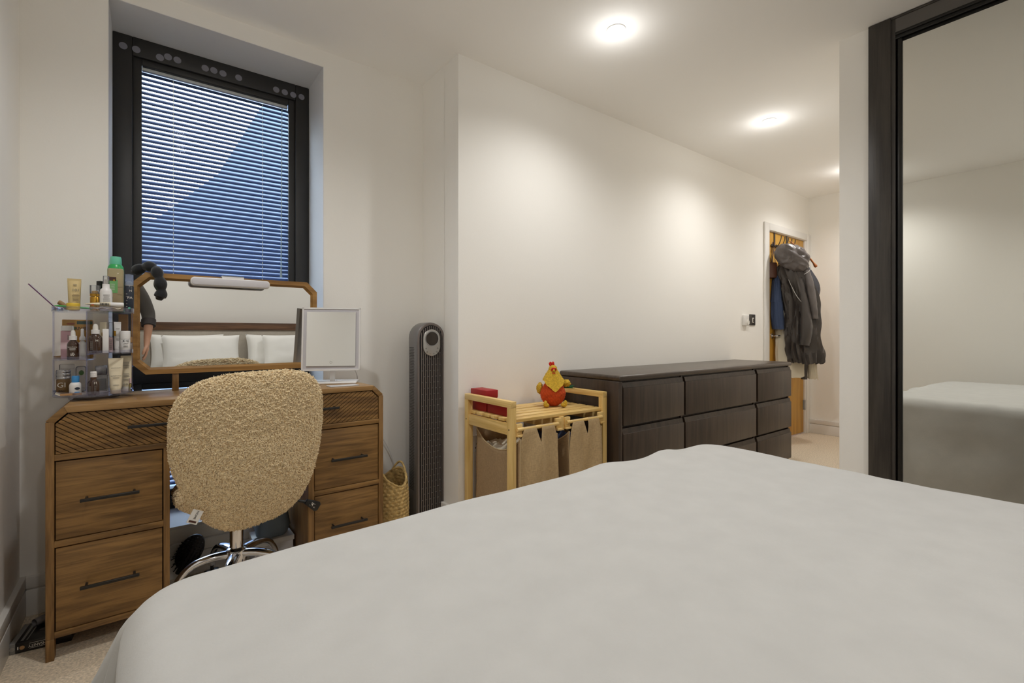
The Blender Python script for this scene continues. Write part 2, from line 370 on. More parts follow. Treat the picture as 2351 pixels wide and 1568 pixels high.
# window: frame, transom, panes, blinds between the panes
win = struct('window_1', MB(), M['frame'])
def wp(name, mb, m, **k): return obj(name, mb, m, win, **k)
fy0, fy1 = 2.70, 2.745
fr = MB()
fr.box(RX0+e, RX0+0.07, fy0, fy1, RZ0+0.012, RZ1-e); fr.box(RX1-0.07, RX1-e, fy0, fy1, RZ0+0.012, RZ1-e); fr.box(RX0+0.07, RX1-0.07, fy0, fy1, RZ1-0.085, RZ1-e); fr.box(RX0+0.07, RX1-0.07, fy0, fy1, RZ0+0.012, RZ0+0.07)
wp('outer_frame', fr, M['frame'], bevel=0.004)
TR0, TR1 = 0.795, 0.875
wp('transom', MB().box(RX0+0.07, RX1-0.07, fy0, fy1, TR0, TR1), M['frame'], bevel=0.004)
gx0, gx1 = -0.021, 0.590; g0, g1 = TR1+0.03, 2.228
sa = MB()
for (z0, z1) in ((TR1, RZ1-0.085), (RZ0+0.07, TR0)):
    zz0 = z0+0.03; zz1 = z1-0.028
    sa.box(RX0+0.07, gx0, 2.712, 2.730, z0, z1); sa.box(gx1, RX1-0.07, 2.712, 2.730, z0, z1); sa.box(RX0+0.07, gx0-0.013, 2.730, fy1+0.02, z0, z1); sa.box(gx1+0.013, RX1-0.07, 2.730, fy1+0.02, z0, z1); sa.box(gx0, gx1, 2.712, fy1+0.02, z0, zz0); sa.box(gx0, gx1, 2.712, fy1+0.02, zz1, z1)
wp('sash', sa, M['frame'], bevel=0.003)
wp('pane', MB().box(gx0, gx1, 2.722, 2.725, g0, g1), M['glass'])
wp('pane', MB().box(gx0, gx1, 2.722, 2.725, RZ0+0.10, TR0-0.028), M['glass'])
for x, z in ((-0.086,2.285),(-0.041,2.285),(0.044,2.279),(0.074,2.292),(0.109,2.290),(0.218,2.289),(0.253,2.290),(0.291,2.288),(0.358,2.289),(0.528,2.283),(0.569,2.282),(0.610,2.281),(0.651,2.282)):
    mb = MB(); mb.lathe([(0, 0), (0.0150, 0), (0.0150, 0.0015), (0, 0.0015)], n=24, T=Matrix.Translation((x, 2.6995, z)) @ Matrix.Rotation(PI/2, 4, 'X'))
    wp('round_sticker', mb, M['dot'])
# slats: curved strips, one shared mesh
pitch, sw, tilt = 0.0214, 0.0255, math.radians(54)
sm = bpy.data.meshes.new('slat'); vs = []; fs = []
K = 5
for i in range(K+1):
    t = i/K-0.5; yy = t*sw; zz = 0.0016*(1-(2*t)**2)
    y2 = yy*math.cos(tilt)-zz*math.sin(tilt); z2 = yy*math.sin(tilt)+zz*math.cos(tilt)
    vs += [(gx0-0.012, y2, z2), (gx1+0.012, y2, z2)]
nb = len(vs)
vs += [(x, y, z-0.0006) for x, y, z in vs]
for i in range(K):
    a = 2*i; fs += [(a, a+1, a+3, a+2), (nb+a, nb+a+2, nb+a+3, nb+a+1)]
fs += [(0, nb, nb+1, 1), (2*K, 2*K+1, nb+2*K+1, nb+2*K)]
sm.from_pydata(vs, [], fs); sm.materials.append(M['slat']); sm.polygons.foreach_set('use_smooth', [True]*len(sm.polygons))
sm.set_sharp_from_angle(angle=0.8)
YS = 2.745
sm2 = sm.copy(); ct, st_ = math.cos(math.radians(-20)), math.sin(math.radians(-20))
for v_ in sm2.vertices: y_, z_ = v_.co.y, v_.co.z; v_.co.y = y_*ct-z_*st_; v_.co.z = y_*st_+z_*ct
def slat(z):
    o = bpy.data.objects.new('slat', sm if z > TR0 else sm2); COL.objects.link(o); o.parent = win; o.location = (0, YS, z)
z = g1-0.024
while z > g0: slat(z); z -= pitch
z = TR0-0.045
while z > RZ0+0.11: slat(z); z -= pitch
wp('head_rail', MB().box(gx0, gx1, YS-0.012, YS+0.012, g1-0.012, g1), M['white'])
for x in (0.095, 0.470):
    mb = MB(); zz = g0
    while zz < g1-0.01: mb.box(x-0.0015, x+0.0015, YS-0.0145, YS-0.0125, zz, zz+0.014); zz += pitch
    wp('ladder_cord', mb, M['cord'])
wd = MB(); wd.tube([(0.561, YS-0.017, 2.21), (0.557, YS-0.017, 1.36)], 0.0028, 8); wd.lathe([(0, 0), (0.006, 0.0), (0.004, 0.045), (0, 0.046)], (0.557, YS-0.017, 1.315), 10)
wp('tilt_wand', wd, clear('wand_plastic', (0.85, 0.92, 0.92), 0.6, body=(210, 225, 225), body_fac=0.5), smooth=True)

# outside
bd = MB().prism([(-6, -3), (-6, 1.9), (0.04, 2.15), (0.6, 2.74), (1.3, 4.15), (2.6, 7.0), (8, 7.0), (8, -3)], 6.0, 7.0)
tag(obj('neighbouring_building', bd, M['building']), 'dark slope-roofed building seen through the window blinds', 'building')

# ------------------------------------------------------------------ door, architrave, ceiling lights, switches, socket
ar = MB(); ar.box(4.452, 4.540, YF-0.018, YF, 0, 2.04); ar.box(5.366, XE-0.002, YF-0.018, YF, 0, 2.04); ar.box(4.540, 5.366, YF-0.018, YF, 1.975, 2.04)
struct('trim_2', ar, M['trim'], bevel=0.004)
jb = MB(); jb.box(4.535, 4.560, YF-0.006, YF+0.13, 0, 1.995); jb.box(5.345, 5.372, YF-0.006, YF+0.13, 0, 1.995); jb.box(4.56, 5.345, YF-0.006, YF+0.13, 1.972, 1.995)
struct('trim_3', jb, M['trim'], bevel=0.002)
door = struct('door_1', MB().box(4.563, 5.342, YF+0.008, YF+0.05, 0.012, 1.969), M['door_oak'], bevel=0.002)
hd = MB(); hd.lathe([(0, 0), (0.026, 0), (0.026, 0.008), (0, 0.009)], n=24, T=Matrix.Translation((4.635, YF+0.008, 1.0)) @ Matrix.Rotation(PI/2, 4, 'X'))
hd.tube([(4.635, YF+0.008, 1.0), (4.635, YF-0.042, 1.0), (4.65, YF-0.05, 1.0), (4.74, YF-0.05, 1.0)], 0.009, 10)
obj('door_handle', hd, M['chrome'], door, smooth=True)
for z in (1.76, 0.29):
    hg = MB(); hg.tube([(5.347, YF-0.004, z-0.05), (5.347, YF-0.004, z+0.05)], 0.006, 8); hg.box(5.322, 5.342, YF+0.005, YF+0.009, z-0.05, z+0.05)
    obj('hinge', hg, M['tin'], door)
for i, (x, y) in enumerate(SPOTS[:]):
    lab = ['brushed white recessed downlight above the desk, out of frame overhead', 'larger glowing recessed ceiling downlight nearer the camera', 'smaller glowing recessed downlight farther along the ceiling near the doorway', 'recessed downlight over the door end of the hallway', 'recessed downlight above the left bedside', 'recessed downlight above the middle of the bed'][i]
    t = thing('ceiling_downlight', lab, 'downlight', (x, y, CEIL), group='recessed ceiling downlights')
    rg = MB().lathe([(0.030, -0.001), (0.031, -0.006), (0.043, -0.004), (0.044, 0.0)], (x, y, CEIL), 32)
    obj('trim_ring', rg, M['white'], t, smooth=True)
    obj('lamp_disc', MB().lathe([(0, -0.0055), (0.0290, -0.005), (0.031, -0.001)], (x, y, CEIL), 32), M['lamp'], t, smooth=True)

t = thing('room_thermostat', 'white boxy thermostat with round dial beside dark switch plate', 'thermostat', (4.11, YF, 1.135))
obj('housing', MB().box(4.066, 4.150, YF-0.022, YF, 1.09, 1.180), M['socket'], t, bevel=0.004)
obj('dial', MB().lathe([(0, 0), (0.022, 0), (0.021, 0.003), (0, 0.0035)], n=24, T=Matrix.Translation((4.130, YF-0.022, 1.118)) @ Matrix.Rotation(PI/2, 4, 'X')), M['white_matt'], t, smooth=True)
t = thing('wall_switch', 'dark grey rectangular switch plate with pale rocker by the door', 'switch', (4.225, YF, 1.14))
obj('plate', MB().box(4.190, 4.290, YF-0.008, YF, 1.093, 1.190), M['switch_dark'], t, bevel=0.003)
obj('rocker', MB().box(4.228, 4.250, YF-0.014, YF-0.008, 1.115, 1.160), M['ink_w'], t, bevel=0.002)
obj('rocker_slot', MB().box(4.234, 4.252, YF-0.0150, YF-0.0135, 1.122, 1.153), M['switch_dark'], t)
t = thing('double_socket', 'white double wall socket behind the bamboo laundry rack', 'socket', (1.37, YF, 0.46))
obj('plate', MB().box(1.305, 1.450, YF-0.009, YF, 0.414, 0.500), M['socket'], t, bevel=0.003)
for x in (1.338, 1.418):
    ho = MB()
    ho.box(x-0.003, x+0.003, YF-0.0095, YF-0.009, 0.452, 0.462); ho.box(x-0.012, x-0.006, YF-0.0095, YF-0.009, 0.434, 0.439); ho.box(x+0.006, x+0.012, YF-0.0095, YF-0.009, 0.434, 0.439)
    obj('pin_holes', ho, M['black'], t)
for x in (1.366, 1.388): obj('rocker', MB().box(x-0.008, x+0.008, YF-0.013, YF-0.009, 0.468, 0.490), M['white'], t, bevel=0.002)
t = tag(obj('power_cable', MB().tube(cr([(1.425, 2.03, 0.44), (1.42, 2.02, 0.30), (1.40, 2.0, 0.2), (1.33, 2.0, 0.12), (1.30, 2.0, 0.008), (1.5, 2.01, 0.006)], 8), 0.004, 8), M['black'], smooth=True), 'thin black cable hanging by the wall socket behind the laundry rack', 'cable')

# ------------------------------------------------------------------ dressing table with drawers
DL, DR, DF, DB, DT = -0.252, 0.838, 2.046, 2.432, 0.79
desk = thing('dressing_table', 'brown oak dressing table with chevron fluted top drawers and black bar handles', 'dressing table', ((DL+DR)/2, (DF+DB)/2, 0))
th = 0.020; CH = 0.042
def dpart(n, mb, m, **k): return obj(n, mb, m, desk, **k)
dpart('table_top', MB().prism([(DL+CH, DT), (DR-CH, DT), (DR-CH-0.008, DT-th), (DL+CH+0.008, DT-th)], DF, DB), M['oak_top'], bevel=0.001)
for sx, x0 in ((1, DL), (-1, DR)):
    dpart('chamfered_corner', MB().prism([(x0, DT-CH), (x0+sx*CH, DT), (x0+sx*(CH+0.008), DT-th), (x0+sx*th, DT-CH-0.008)], DF, DB), M['oak'], bevel=0.001)
    dpart('side_panel', MB().box(min(x0, x0+sx*th), max(x0, x0+sx*th), DF+0.0, DB, 0.068, DT-CH-0.004), M['oak_v'], bevel=0.001)
    for y0 in (DF, DB-0.04):
        mb = MB(); a, b = min(x0, x0+sx*th), max(x0, x0+sx*th)
        mb.box(a, b, y0, y0+0.04, 0, 0.068); dpart('leg', mb, M['oak_v'], bevel=0.001)
SL, SR = (0.043, 0.061), (0.520, 0.543)
for a, b in (SL, SR): dpart('inner_panel', MB().box(a, b, DF, DB-0.01, 0.068, 0.623), M['oak_v'], bevel=0.001)
dpart('rail', MB().box(DL+th, DR-th, DF, DB, 0.622, 0.641), M['oak'], bevel=0.001)
for a, b in ((DL+th, SL[0]), (SR[1], DR-th)):
    for z0, z1 in ((0.351, 0.371), (0.068, 0.087)): dpart('rail', MB().box(a, b, DF, DB, z0, z1), M['oak'], bevel=0.001)
dpart('back_panel', MB().box(DL+th, DR-th, DB-0.012, DB-0.004, 0.62, DT-th), M['oak_d'])
for a, b in ((DL+th, SL[0]), (SR[1], DR-th)): dpart('back_panel', MB().box(a, b, DB-0.012, DB-0.004, 0.07, 0.62), M['oak_d'])
bx = MB()
for a, b, z0, z1 in ((DL+th, SL[0], 0.371, 0.622), (DL+th, SL[0], 0.087, 0.351), (SR[1], DR-th, 0.371, 0.622), (SR[1], DR-th, 0.087, 0.351)): bx.box(a, b, DF+0.022, DF+0.03, z0, z1)
bx.box(DL+th, DR-th, DF+0.024, DF+0.03, 0.641, DT-CH-0.01); bx.box(DL+CH, DR-CH, DF+0.024, DF+0.03, 0.741, DT-th)
dpart('dark_recess', bx, M['gap'])
def handle(par, x0, x1, z):
    mb = MB(); mb.box(x0, x1, DF-0.034, DF-0.025, z-0.0048, z+0.0048)
    for x in (x0+0.014, x1-0.014): mb.tube([(x, DF-0.026, z), (x, DF+0.004, z)], 0.004, 8)
    obj('handle', mb, M['black_metal'], par, bevel=0.0012)
for a, b in ((DL+th, SL[0]), (SR[1], DR-th)):
    for z0, z1 in ((0.371, 0.622), (0.087, 0.351)):
        d = dpart('drawer_front', MB().box(a+0.003, b-0.003, DF+0.003, DF+0.020, z0+0.002, z1-0.004), M['oak'], bevel=0.001)
        cx_ = (a+b)/2; hx = (-0.170, -0.022) if a < 0 else (0.603, 0.755)
        handle(d, hx[0], hx[1], 0.493 if z0 > 0.3 else 0.217)
def clip(poly, n, c, keep):
    out = []
    for i in range(len(poly)):
        p, q = poly[i], poly[(i+1) % len(poly)]; dp = (p[0]*n[0]+p[1]*n[1]-c)*keep; dq = (q[0]*n[0]+q[1]*n[1]-c)*keep
        if dp >= 0: out.append(p)
        if (dp >= 0) != (dq >= 0):
            t = dp/(dp-dq); out.append((p[0]+(q[0]-p[0])*t, p[1]+(q[1]-p[1])*t))
    return out
for side in (1, -1):
    xm = (DL+DR)/2
    z0, z1 = 0.643, DT-th-0.003; a = DL+th+0.003
    P = [(a, z0), (xm-0.0015, z0), (xm-0.0015, z1), (DL+CH+0.011, z1), (a, DT-CH-0.011)]
    n = (math.sin(math.radians(36)), math.cos(math.radians(36)))
    base = MB(); fl = MB()
    Q = P if side > 0 else [(2*xm-x, z) for x, z in P][::-1]
    base.prism(Q, DF+0.008, DF+0.020)
    st, wd_ = 0.0122, 0.0100; c = -0.8
    while c < 1.5:
        q = clip(clip(P, n, c, 1), n, c+wd_, -1)
        if len(q) >= 3:
            if side < 0: q = [(2*xm-x, z) for x, z in q][::-1]
            fl.prism(q, DF+0.003, DF+0.009)
        c += st
    d = dpart('fluted_drawer_front', base, M['gap'])
    obj('fluted_strips', fl, M['oak'], d, kind='stuff')
    cx_ = 0.02 if side > 0 else 0.566
    handle(d, cx_-0.073, cx_+0.070, 0.711)

# mirror that stands on the dressing table
mir = thing('dressing_table_mirror', 'wide oak framed mirror with cut corners standing on the dressing table', 'mirror', ((DL+DR)/2, 2.35, DT), 0.015)
def octo(w, z0, z1, c): return [(-w+c, z0), (w-c, z0), (w, z0+c), (w, z1-c), (w-c, z1), (-w+c, z1), (-w, z1-c), (-w, z0+c)]
o1 = octo(0.344, 0.070, 0.470, 0.044); o2 = octo(0.326, 0.088, 0.452, 0.0365); o3 = octo(0.317, 0.097, 0.443, 0.033)
for i in range(8):
    j = (i+1) % 8; mb = MB()
    vs = []
    for P, y in ((o1, 0.0), (o2, 0.0), (o3, 0.012), (o1, 0.024), (o3, 0.024)): vs += [(P[i][0], y, P[i][1]), (P[j][0], y, P[j][1])]
    mb.add(vs, [(0, 1, 3, 2), (2, 3, 5, 4), (0, 6, 7, 1), (4, 5, 9, 8), (6, 8, 9, 7), (0, 2, 4, 8, 6), (1, 7, 9, 5, 3)])
    obj('frame_rail' if i in (0, 4) else ('frame_corner' if i % 2 else 'frame_stile'), mb, M['oak_frame'], mir, local=True)
obj('mirror_glass', MB().prism(o3, 0.0115, 0.020), M['mirror'], mir, local=True)
for x in (-0.204, 0.204): obj('support_post', MB().box(x-0.011, x+0.011, 0.004, 0.024, 0.0, 0.075), M['oak_v'], mir, local=True, bevel=0.001)
# light bar clipped on top of the mirror
t = thing('mirror_light_bar', 'white rounded light bar clipped over the top rail of the oak mirror', 'light', (0.280, 2.30, 1.215), 0.0)
def rrect(w, h, r, n=6):
    out = []
    for cx_, cz, a in ((w/2-r, h/2-r, 0), (-w/2+r, h/2-r, 90), (-w/2+r, -h/2+r, 180), (w/2-r, -h/2+r, 270)):
        for k in range(n+1): q = math.radians(a+90*k/n); out.append((cx_+r*math.cos(q), cz+r*math.sin(q)))
    return out
TT = Matrix.Translation((0, 0, 0.017))
obj('housing', MB().prism(rrect(0.288, 0.034, 0.014), -0.004, 0.024, T=TT), M['white'], t, local=True, bevel=0.002)
obj('diffuser', MB().prism(rrect(0.280, 0.027, 0.012), -0.0065, -0.003, T=TT), M['grey_white'], t, local=True, bevel=0.001)
br = MB(); br.box(-0.035, 0.045, 0.0, 0.075, 0.042, 0.046); br.box(-0.035, 0.045, 0.0, 0.012, 0.03, 0.046); br.box(-0.035, 0.045, 0.072, 0.076, 0.02, 0.046)
obj('clip', br, M['white'], t, local=True, bevel=0.001)
# black padded headband over the mirror corner
pts = cr([(-0.045, 2.40, 1.262), (-0.022, 2.372, 1.276), (0.004, 2.352, 1.284), (0.024, 2.336, 1.272), (0.033, 2.324, 1.245), (0.041, 2.322, 1.212), (0.042, 2.326, 1.180), (0.036, 2.330, 1.157)], 10)
rs = []
for i in range(len(pts)):
    ph = i/10.0; rs.append((0.0135+0.0075*abs(math.sin(ph*PI*0.72)))*(1.0 if 4 < i < len(pts)-6 else 0.75))
t = tag(obj('padded_headband', MB().tube(pts, rs, 14), M['velvet'], smooth=True), 'puffy black velvet headband hung over the mirror frame corner', 'headband')
# lighted vanity mirror
v = thing('vanity_mirror', 'white square tabletop makeup mirror on slim stem, right end of dressing table', 'mirror', (0.688, 2.285, DT), math.radians(-25))
obj('base_plate', MB().prism([(-0.112, -0.075), (0.112, -0.075), (0.112, 0.075), (-0.112, 0.075)], 0, 0.008, 'Z'), M['white'], v, local=True, bevel=0.003)
obj('stem', MB().box(-0.011, 0.011, -0.012, 0.004, 0.007, 0.17), M['white'], v, local=True, bevel=0.001)
Tp = Matrix.Translation((0.0, -0.030, 0.205)) @ Matrix.Rotation(math.radians(-6), 4, 'X')
fm = MB(); w, h = 0.128, 0.146
fm.box(-w, w, 0, 0.014, -h, h, T=Tp)
for b_ in ((-w, -w+0.007, -h, h), (w-0.007, w, -h, h), (-w, w, -h, -h+0.007), (-w, w, h-0.007, h)): fm.box(b_[0], b_[1], -0.006, 0.001, b_[2], b_[3], T=Tp)
obj('mirror_frame', fm, M['white'], v, local=True)
lightring = MB().box(-w+0.007, w-0.007, -0.002, 0.001, -h+0.007, h-0.007, T=Tp); obj('light_border', lightring, M['grey_white'], v, local=True)
obj('mirror_glass', MB().box(-w+0.021, w-0.021, -0.0085, -0.002, -h+0.021, h-0.021, T=Tp), M['mirror'], v, local=True)
db = MB()
for k in range(8): db.lathe([(0, 0), (0.0011, 0), (0.0011, 0.0004), (0, 0.0004)], n=8, T=Tp @ Matrix.Translation((0.005*math.cos(k*PI/4), -0.0086, -0.108+0.005*math.sin(k*PI/4))) @ Matrix.Rotation(PI/2, 4, 'X'))
obj('touch_dots', db, M['ink_g'], v, local=True)
tag(obj('charging_cable', MB().tube(cr([(0.80, 2.33, 0.86), (0.825, 2.35, 0.82), (0.835, 2.37, 0.793), (0.842, 2.40, 0.78), (0.858, 2.41, 0.70), (0.90, 2.415, 0.60), (0.965, 2.41, 0.50), (1.02, 2.41, 0.40), (1.06, 2.41, 0.28), (1.085, 2.40, 0.20), (1.10, 2.41, 0.008)], 8), 0.0022, 6), M['white'], smooth=True), 'thin white cable dropping beside the dressing table towards the basket', 'cable')
tag(obj('desk_reflection', MB().box(0.62, 0.745, 2.085, 2.15, DT, DT+0.003), clear('pale_reflection', (0.9, 0.93, 0.95), 1.0, body=(236, 236, 238), body_fac=0.55), bevel=0.001), 'flat pale sheet standing for a reflection on the dressing table behind the chair', 'reflection')  # pale sheet laid in for a specular reflection on the table top

# ------------------------------------------------------------------ acrylic cosmetics organiser
OC = (-0.152, 2.27); OR = 0.110
org = thing('cosmetics_organiser', 'round clear acrylic tiered cosmetics organiser at the left end of the dressing table', 'organiser', (OC[0], OC[1], DT))
def op(n, mb, m='acrylic', **k): return obj(n, mb, M[m], org, **k)
op('base_ring', MB().lathe([(0, 0), (0.07, 0), (0.07, 0.008), (0, 0.008)], (OC[0], OC[1], DT), 32))
op('base_tray', MB().lathe([(0, 0.808-0.005), (OR, 0.808-0.005), (OR, 0.808), (0, 0.808)], (OC[0], OC[1], 0), 48))
op('base_rim', MB().lathe([(OR-0.003, 0.808), (OR, 0.808), (OR, 0.822), (OR-0.003, 0.822)], (OC[0], OC[1], 0), 48), 'acrylic_edge', smooth=False)
DXO, DYO = -0.165, 2.292
for z, a0, a1, nm in ((0.932, PI*0.5+0.03, PI*1.5-0.12, 'left_shelf'), (0.952, -PI*0.5-0.11, PI*0.5-0.03, 'right_shelf')):
    op('shelf', MB().lathe([(0.0, z-0.004), (OR-0.001, z-0.004), (OR-0.001, z), (0, z)], (OC[0], OC[1], 0), 28, a0=a0, a1=a1))
    op('shelf_rim', MB().lathe([(OR-0.004, z), (OR-0.001, z), (OR-0.001, z+0.010), (OR-0.004, z+0.010)], (OC[0], OC[1], 0), 28, a0=a0, a1=a1), 'acrylic_edge')
op('top_tray', MB().lathe([(0, 1.0955), (OR+0.002, 1.0955), (OR+0.002, 1.1), (0, 1.1)], (OC[0], OC[1], 0), 48))
op('top_rim', MB().lathe([(OR-0.001, 1.1), (OR+0.002, 1.1), (OR+0.002, 1.113), (OR-0.001, 1.113)], (OC[0], OC[1], 0), 48), 'acrylic_edge')
op('divider', MB().box(DXO-0.0015, DXO+0.0015, 2.163, 2.378, 0.808, 1.0955), 'acrylic')
op('divider_edge', MB().box(DXO-0.0017, DXO+0.0017, 2.1610, 2.1640, 0.808, 1.0955), 'acrylic_edge')
op('back_panel', MB().box(-0.258, -0.046, DYO-0.0012, DYO+0.0012, 0.808, 1.0955), 'acrylic')
for x in (-0.2585, -0.0455): op('side_post', MB().box(x-0.0015, x+0.0015, 2.258, 2.282, 0.808, 1.0955), 'acrylic_edge')

def lathe_item(name, label, cat, loc, parts, n=20, sx=1, sy=1, group=None, rz=0.0):
    t = thing(name, label, cat, loc, rz, group)
    for pn, prof, m in parts: obj(pn, MB().lathe(prof, n=n, sx=sx, sy=sy), m if not isinstance(m, str) else M[m], t, local=True, smooth=True)
    return t
def body(r, h, sh=0.004, z0=0.0): return [(0, z0), (r*0.94, z0), (r, z0+0.002), (r, h-sh), (r-sh*0.5, h-sh*0.3), (0, h)]
def rbox(name, label, cat, loc, w, d, h, m, cap=None, rz=0.0, bev=0.002):
    t = thing(name, label, cat, loc, rz); obj('body', MB().box(-w/2, w/2, -d/2, d/2, 0, h if not cap else cap[0]), M[m], t, local=True, bevel=bev)
    if cap: obj('cap', MB().box(-w/2+0.0005, w/2-0.0005, -d/2+0.0005, d/2-0.0005, cap[0], h), M[cap[1]], t, local=True, bevel=bev)
    return t
def squeeze_tube(name, label, loc, r, h, m, caph, capm, rz=0.0, cap_top=False, wide=1.15):
    """tube standing on its cap, flat crimped end on top"""
    t = thing(name, label, 'tube', loc, rz)
    P = []
    for i in range(13):
        f = i/12; z = caph+(h-caph)*f; rx = r*(1+(wide-1)*f); ry = r*(1-f**1.3)*0.85+0.0012
        P.append([(rx*math.cos(a)*(1 if True else 1), ry*math.sin(a), z) for a in [2*PI*k/24 for k in range(25)]])
    mb = MB(); n = 25
    vs = [p for row in P for p in row]; fs = [(i*n+j, i*n+j+1, (i+1)*n+j+1, (i+1)*n+j) for i in range(12) for j in range(24)]
    mb.add(vs, fs); mb.box(-r*wide, r*wide, -0.0010, 0.0010, h-0.001, h+0.007)
    obj('tube_body', mb, M[m], t, local=True, smooth=True)
    obj('cap', MB().lathe([(0, 0), (r*0.88, 0), (r*0.92, 0.001), (r*0.92, caph), (0, caph)], n=24), M[capm], t, local=True, smooth=True)
    return t
ZB, ZL, ZR, ZT = 0.808, 0.932, 0.952, 1.100
# bottom tier
j = lathe_item('cosmetic_jar', 'brown jar with silver screw lid and large white letters on the lowest tier', 'jar', (-0.233, 2.262, ZB), [('body', body(0.0185, 0.056), 'jarbrown'), ('lid', [(0, 0.055), (0.0195, 0.055), (0.0195, 0.063), (0.0188, 0.064), (0.0195, 0.065), (0.0195, 0.075), (0.0188, 0.076), (0.0195, 0.077), (0.0195, 0.084), (0.018, 0.086), (0, 0.086)], 'tin')])
text(j, 'GI', 0.024, (-0.003, -0.0190, 0.034), M['ink_w']); text(j, 'BAD', 0.009, (-0.002, -0.0190, 0.014), M['ink'])
j = lathe_item('lotion_bottle', 'small white bottle with bright blue cap on the lowest tier', 'bottle', (-0.196, 2.195, ZB), [('body', [(0, 0), (0.0155, 0), (0.0165, 0.002), (0.0165, 0.036), (0.014, 0.043), (0.009, 0.047), (0, 0.047)], 'white'), ('cap', [(0, 0.046), (0.0100, 0.046), (0.0105, 0.065), (0.009, 0.068), (0, 0.068)], 'cap_blue')])
obj('label_oval', MB().lathe([(0, 0), (0.007, 0), (0.007, 0.0004), (0, 0.0004)], n=20, sy=0.6, T=Matrix.Translation((0.006, -0.0165, 0.026)) @ Matrix.Rotation(PI/2, 4, 'X')), M['navy'], j, local=True)
obj('label_band', MB().box(-0.001, 0.012, -0.0168, -0.0163, 0.010, 0.015), M['cap_blue'], j, local=True)
def amber(loc, label, h, dropper, r):
    ps = [('glass_body', [(0, 0), (r*0.95, 0), (r, 0.003), (r, h*0.50), (r*0.86, h*0.58), (r*0.55, h*0.64), (r*0.50, h*0.68), (0, h*0.68)], 'amber')]
    if dropper: ps += [('cap', [(0, h*0.66), (r*0.66, h*0.66), (r*0.66, h*0.80), (r*0.50, h*0.805), (0, h*0.81)], 'white'), ('rubber_bulb', [(0, h*0.80), (r*0.42, h*0.80), (r*0.40, h*0.92), (r*0.28, h*0.985), (0, h)], 'white_matt')]
    else: ps += [('cap', [(0, h*0.76)]+[(r*0.60-0.0006*(k % 2), h*(0.76+0.018*k)) for k in range(12)]+[(r*0.5, h), (0, h)], 'white'), ('neck', [(0, h*0.66), (r*0.5, h*0.66), (r*0.5, h*0.78), (0, h*0.78)], 'amber_l')]
    return lathe_item('serum_bottle', label, 'bottle', loc, ps)
a = amber((-0.149, 2.184, ZB), 'brown amber bottle with ribbed white screw cap on the lowest tier', 0.082, False, 0.0158)
text(a, 'H', 0.011, (0.006, -0.0162, 0.042), M['ink_w'])
for x in (-0.009, 0.006): lines(a, x, -0.0164 if x > 0 else -0.0150, [0.008+0.003*k for k in range(9)], 0.007, M['ink_g'], 0.0010)
a = amber((-0.202, 2.193, ZL), 'brown amber dropper bottle on the left middle shelf', 0.100, True, 0.0158)
text(a, 'beautheory', 0.0052, (0, -0.0162, 0.043), M['ink_w']); lines(a, 0, -0.0162, [0.038, 0.0355, 0.033], 0.018, M['ink_w'], 0.0008)
rg = MB()
for k in range(14):
    q = k*2.4; rr = 0.0058*math.sqrt(k/14); rg.ball((rr*math.cos(q), -0.0162, 0.018+rr*math.sin(q)), (0.0011, 0.0003, 0.0011), 6, 4)
obj('printed_emblem', rg, M['ink_w'], a, local=True); lines(a, 0, -0.0162, [0.009, 0.007], 0.013, M['ink_g'], 0.0008)
a = amber((-0.144, 2.183, ZR), 'brown amber dropper bottle on the right middle shelf', 0.102, True, 0.0178)
text(a, 'H', 0.011, (0.005, -0.0182, 0.044), M['ink_w']); lines(a, -0.008, -0.0166, [0.014+0.0028*k for k in range(11)], 0.010, M['ink_g'], 0.0010)
t = squeeze_tube('face_gel_tube', 'cream squeeze tube with black lettering standing foremost on the lowest tier', (-0.091, 2.206, ZB), 0.0165, 0.118, 'cream_tube', 0.018, 'cream_tube', 0.12, wide=1.25)
text(t, 'ARCONCIETI', 0.0052, (0, -0.0118, 0.090), M['ink'], rot=(PI/2-0.1, 0, 0), sx=0.9); text(t, 'SUPERFOOD', 0.0052, (0, -0.0142, 0.062), M['ink'], rot=(PI/2-0.1, 0, 0)); lines(t, 0, -0.0146, [0.057, 0.054], 0.018, M['ink_g'], 0.0008); lines(t, 0, -0.0160, [0.031, 0.028], 0.02, M['ink_g'], 0.0008)
t = squeeze_tube('face_cream_tube', 'cream squeeze tube covered in small print behind the foremost cream tube', (-0.063, 2.262, ZB), 0.0150, 0.124, 'cream_tube2', 0.018, 'white', 0.0, wide=1.1)
for z0, n_ in ((0.108, 6), (0.095, 5), (0.066, 6), (0.046, 3)): lines(t, 0.0, -0.0135 if z0 < 0.08 else -0.0095, [z0-0.0024*k for k in range(n_)], 0.020, M['ink_g'], 0.0009)
for x in (-0.006, 0.002): obj('recycling_mark', MB().lathe([(0.0018, 0), (0.0030, 0), (0.0030, 0.0003), (0.0018, 0.0003)], n=12, T=Matrix.Translation((x, -0.0148, 0.026)) @ Matrix.Rotation(PI/2, 4, 'X')), M['ink_g'], t, local=True)
lathe_item('perfume_vial', 'tiny clear vial with yellow liquid at right of the lowest tier', 'vial', (-0.051, 2.245, ZB), [('glass_body', body(0.0045, 0.030), clear('vial_glass', (0.92, 0.88, 0.6), 0.6)), ('cap', [(0, 0.030), (0.003, 0.030), (0.003, 0.048), (0, 0.048)], 'pink_l')], 12)
cp = MB(); cp.lathe([(0, 0), (0.031, 0), (0.032, 0.002), (0.032, 0.005), (0.028, 0.006), (0, 0.006)], n=32, T=Matrix.Translation((-0.122, 2.236, ZB+0.0325)) @ Matrix.Rotation(0.5, 4, 'Z') @ Matrix.Rotation(PI/2, 4, 'X'))
tag(obj('round_compact', cp, M['clear'], smooth=True), 'clear round compact standing on edge behind the ribbed cap bottle', 'compact')
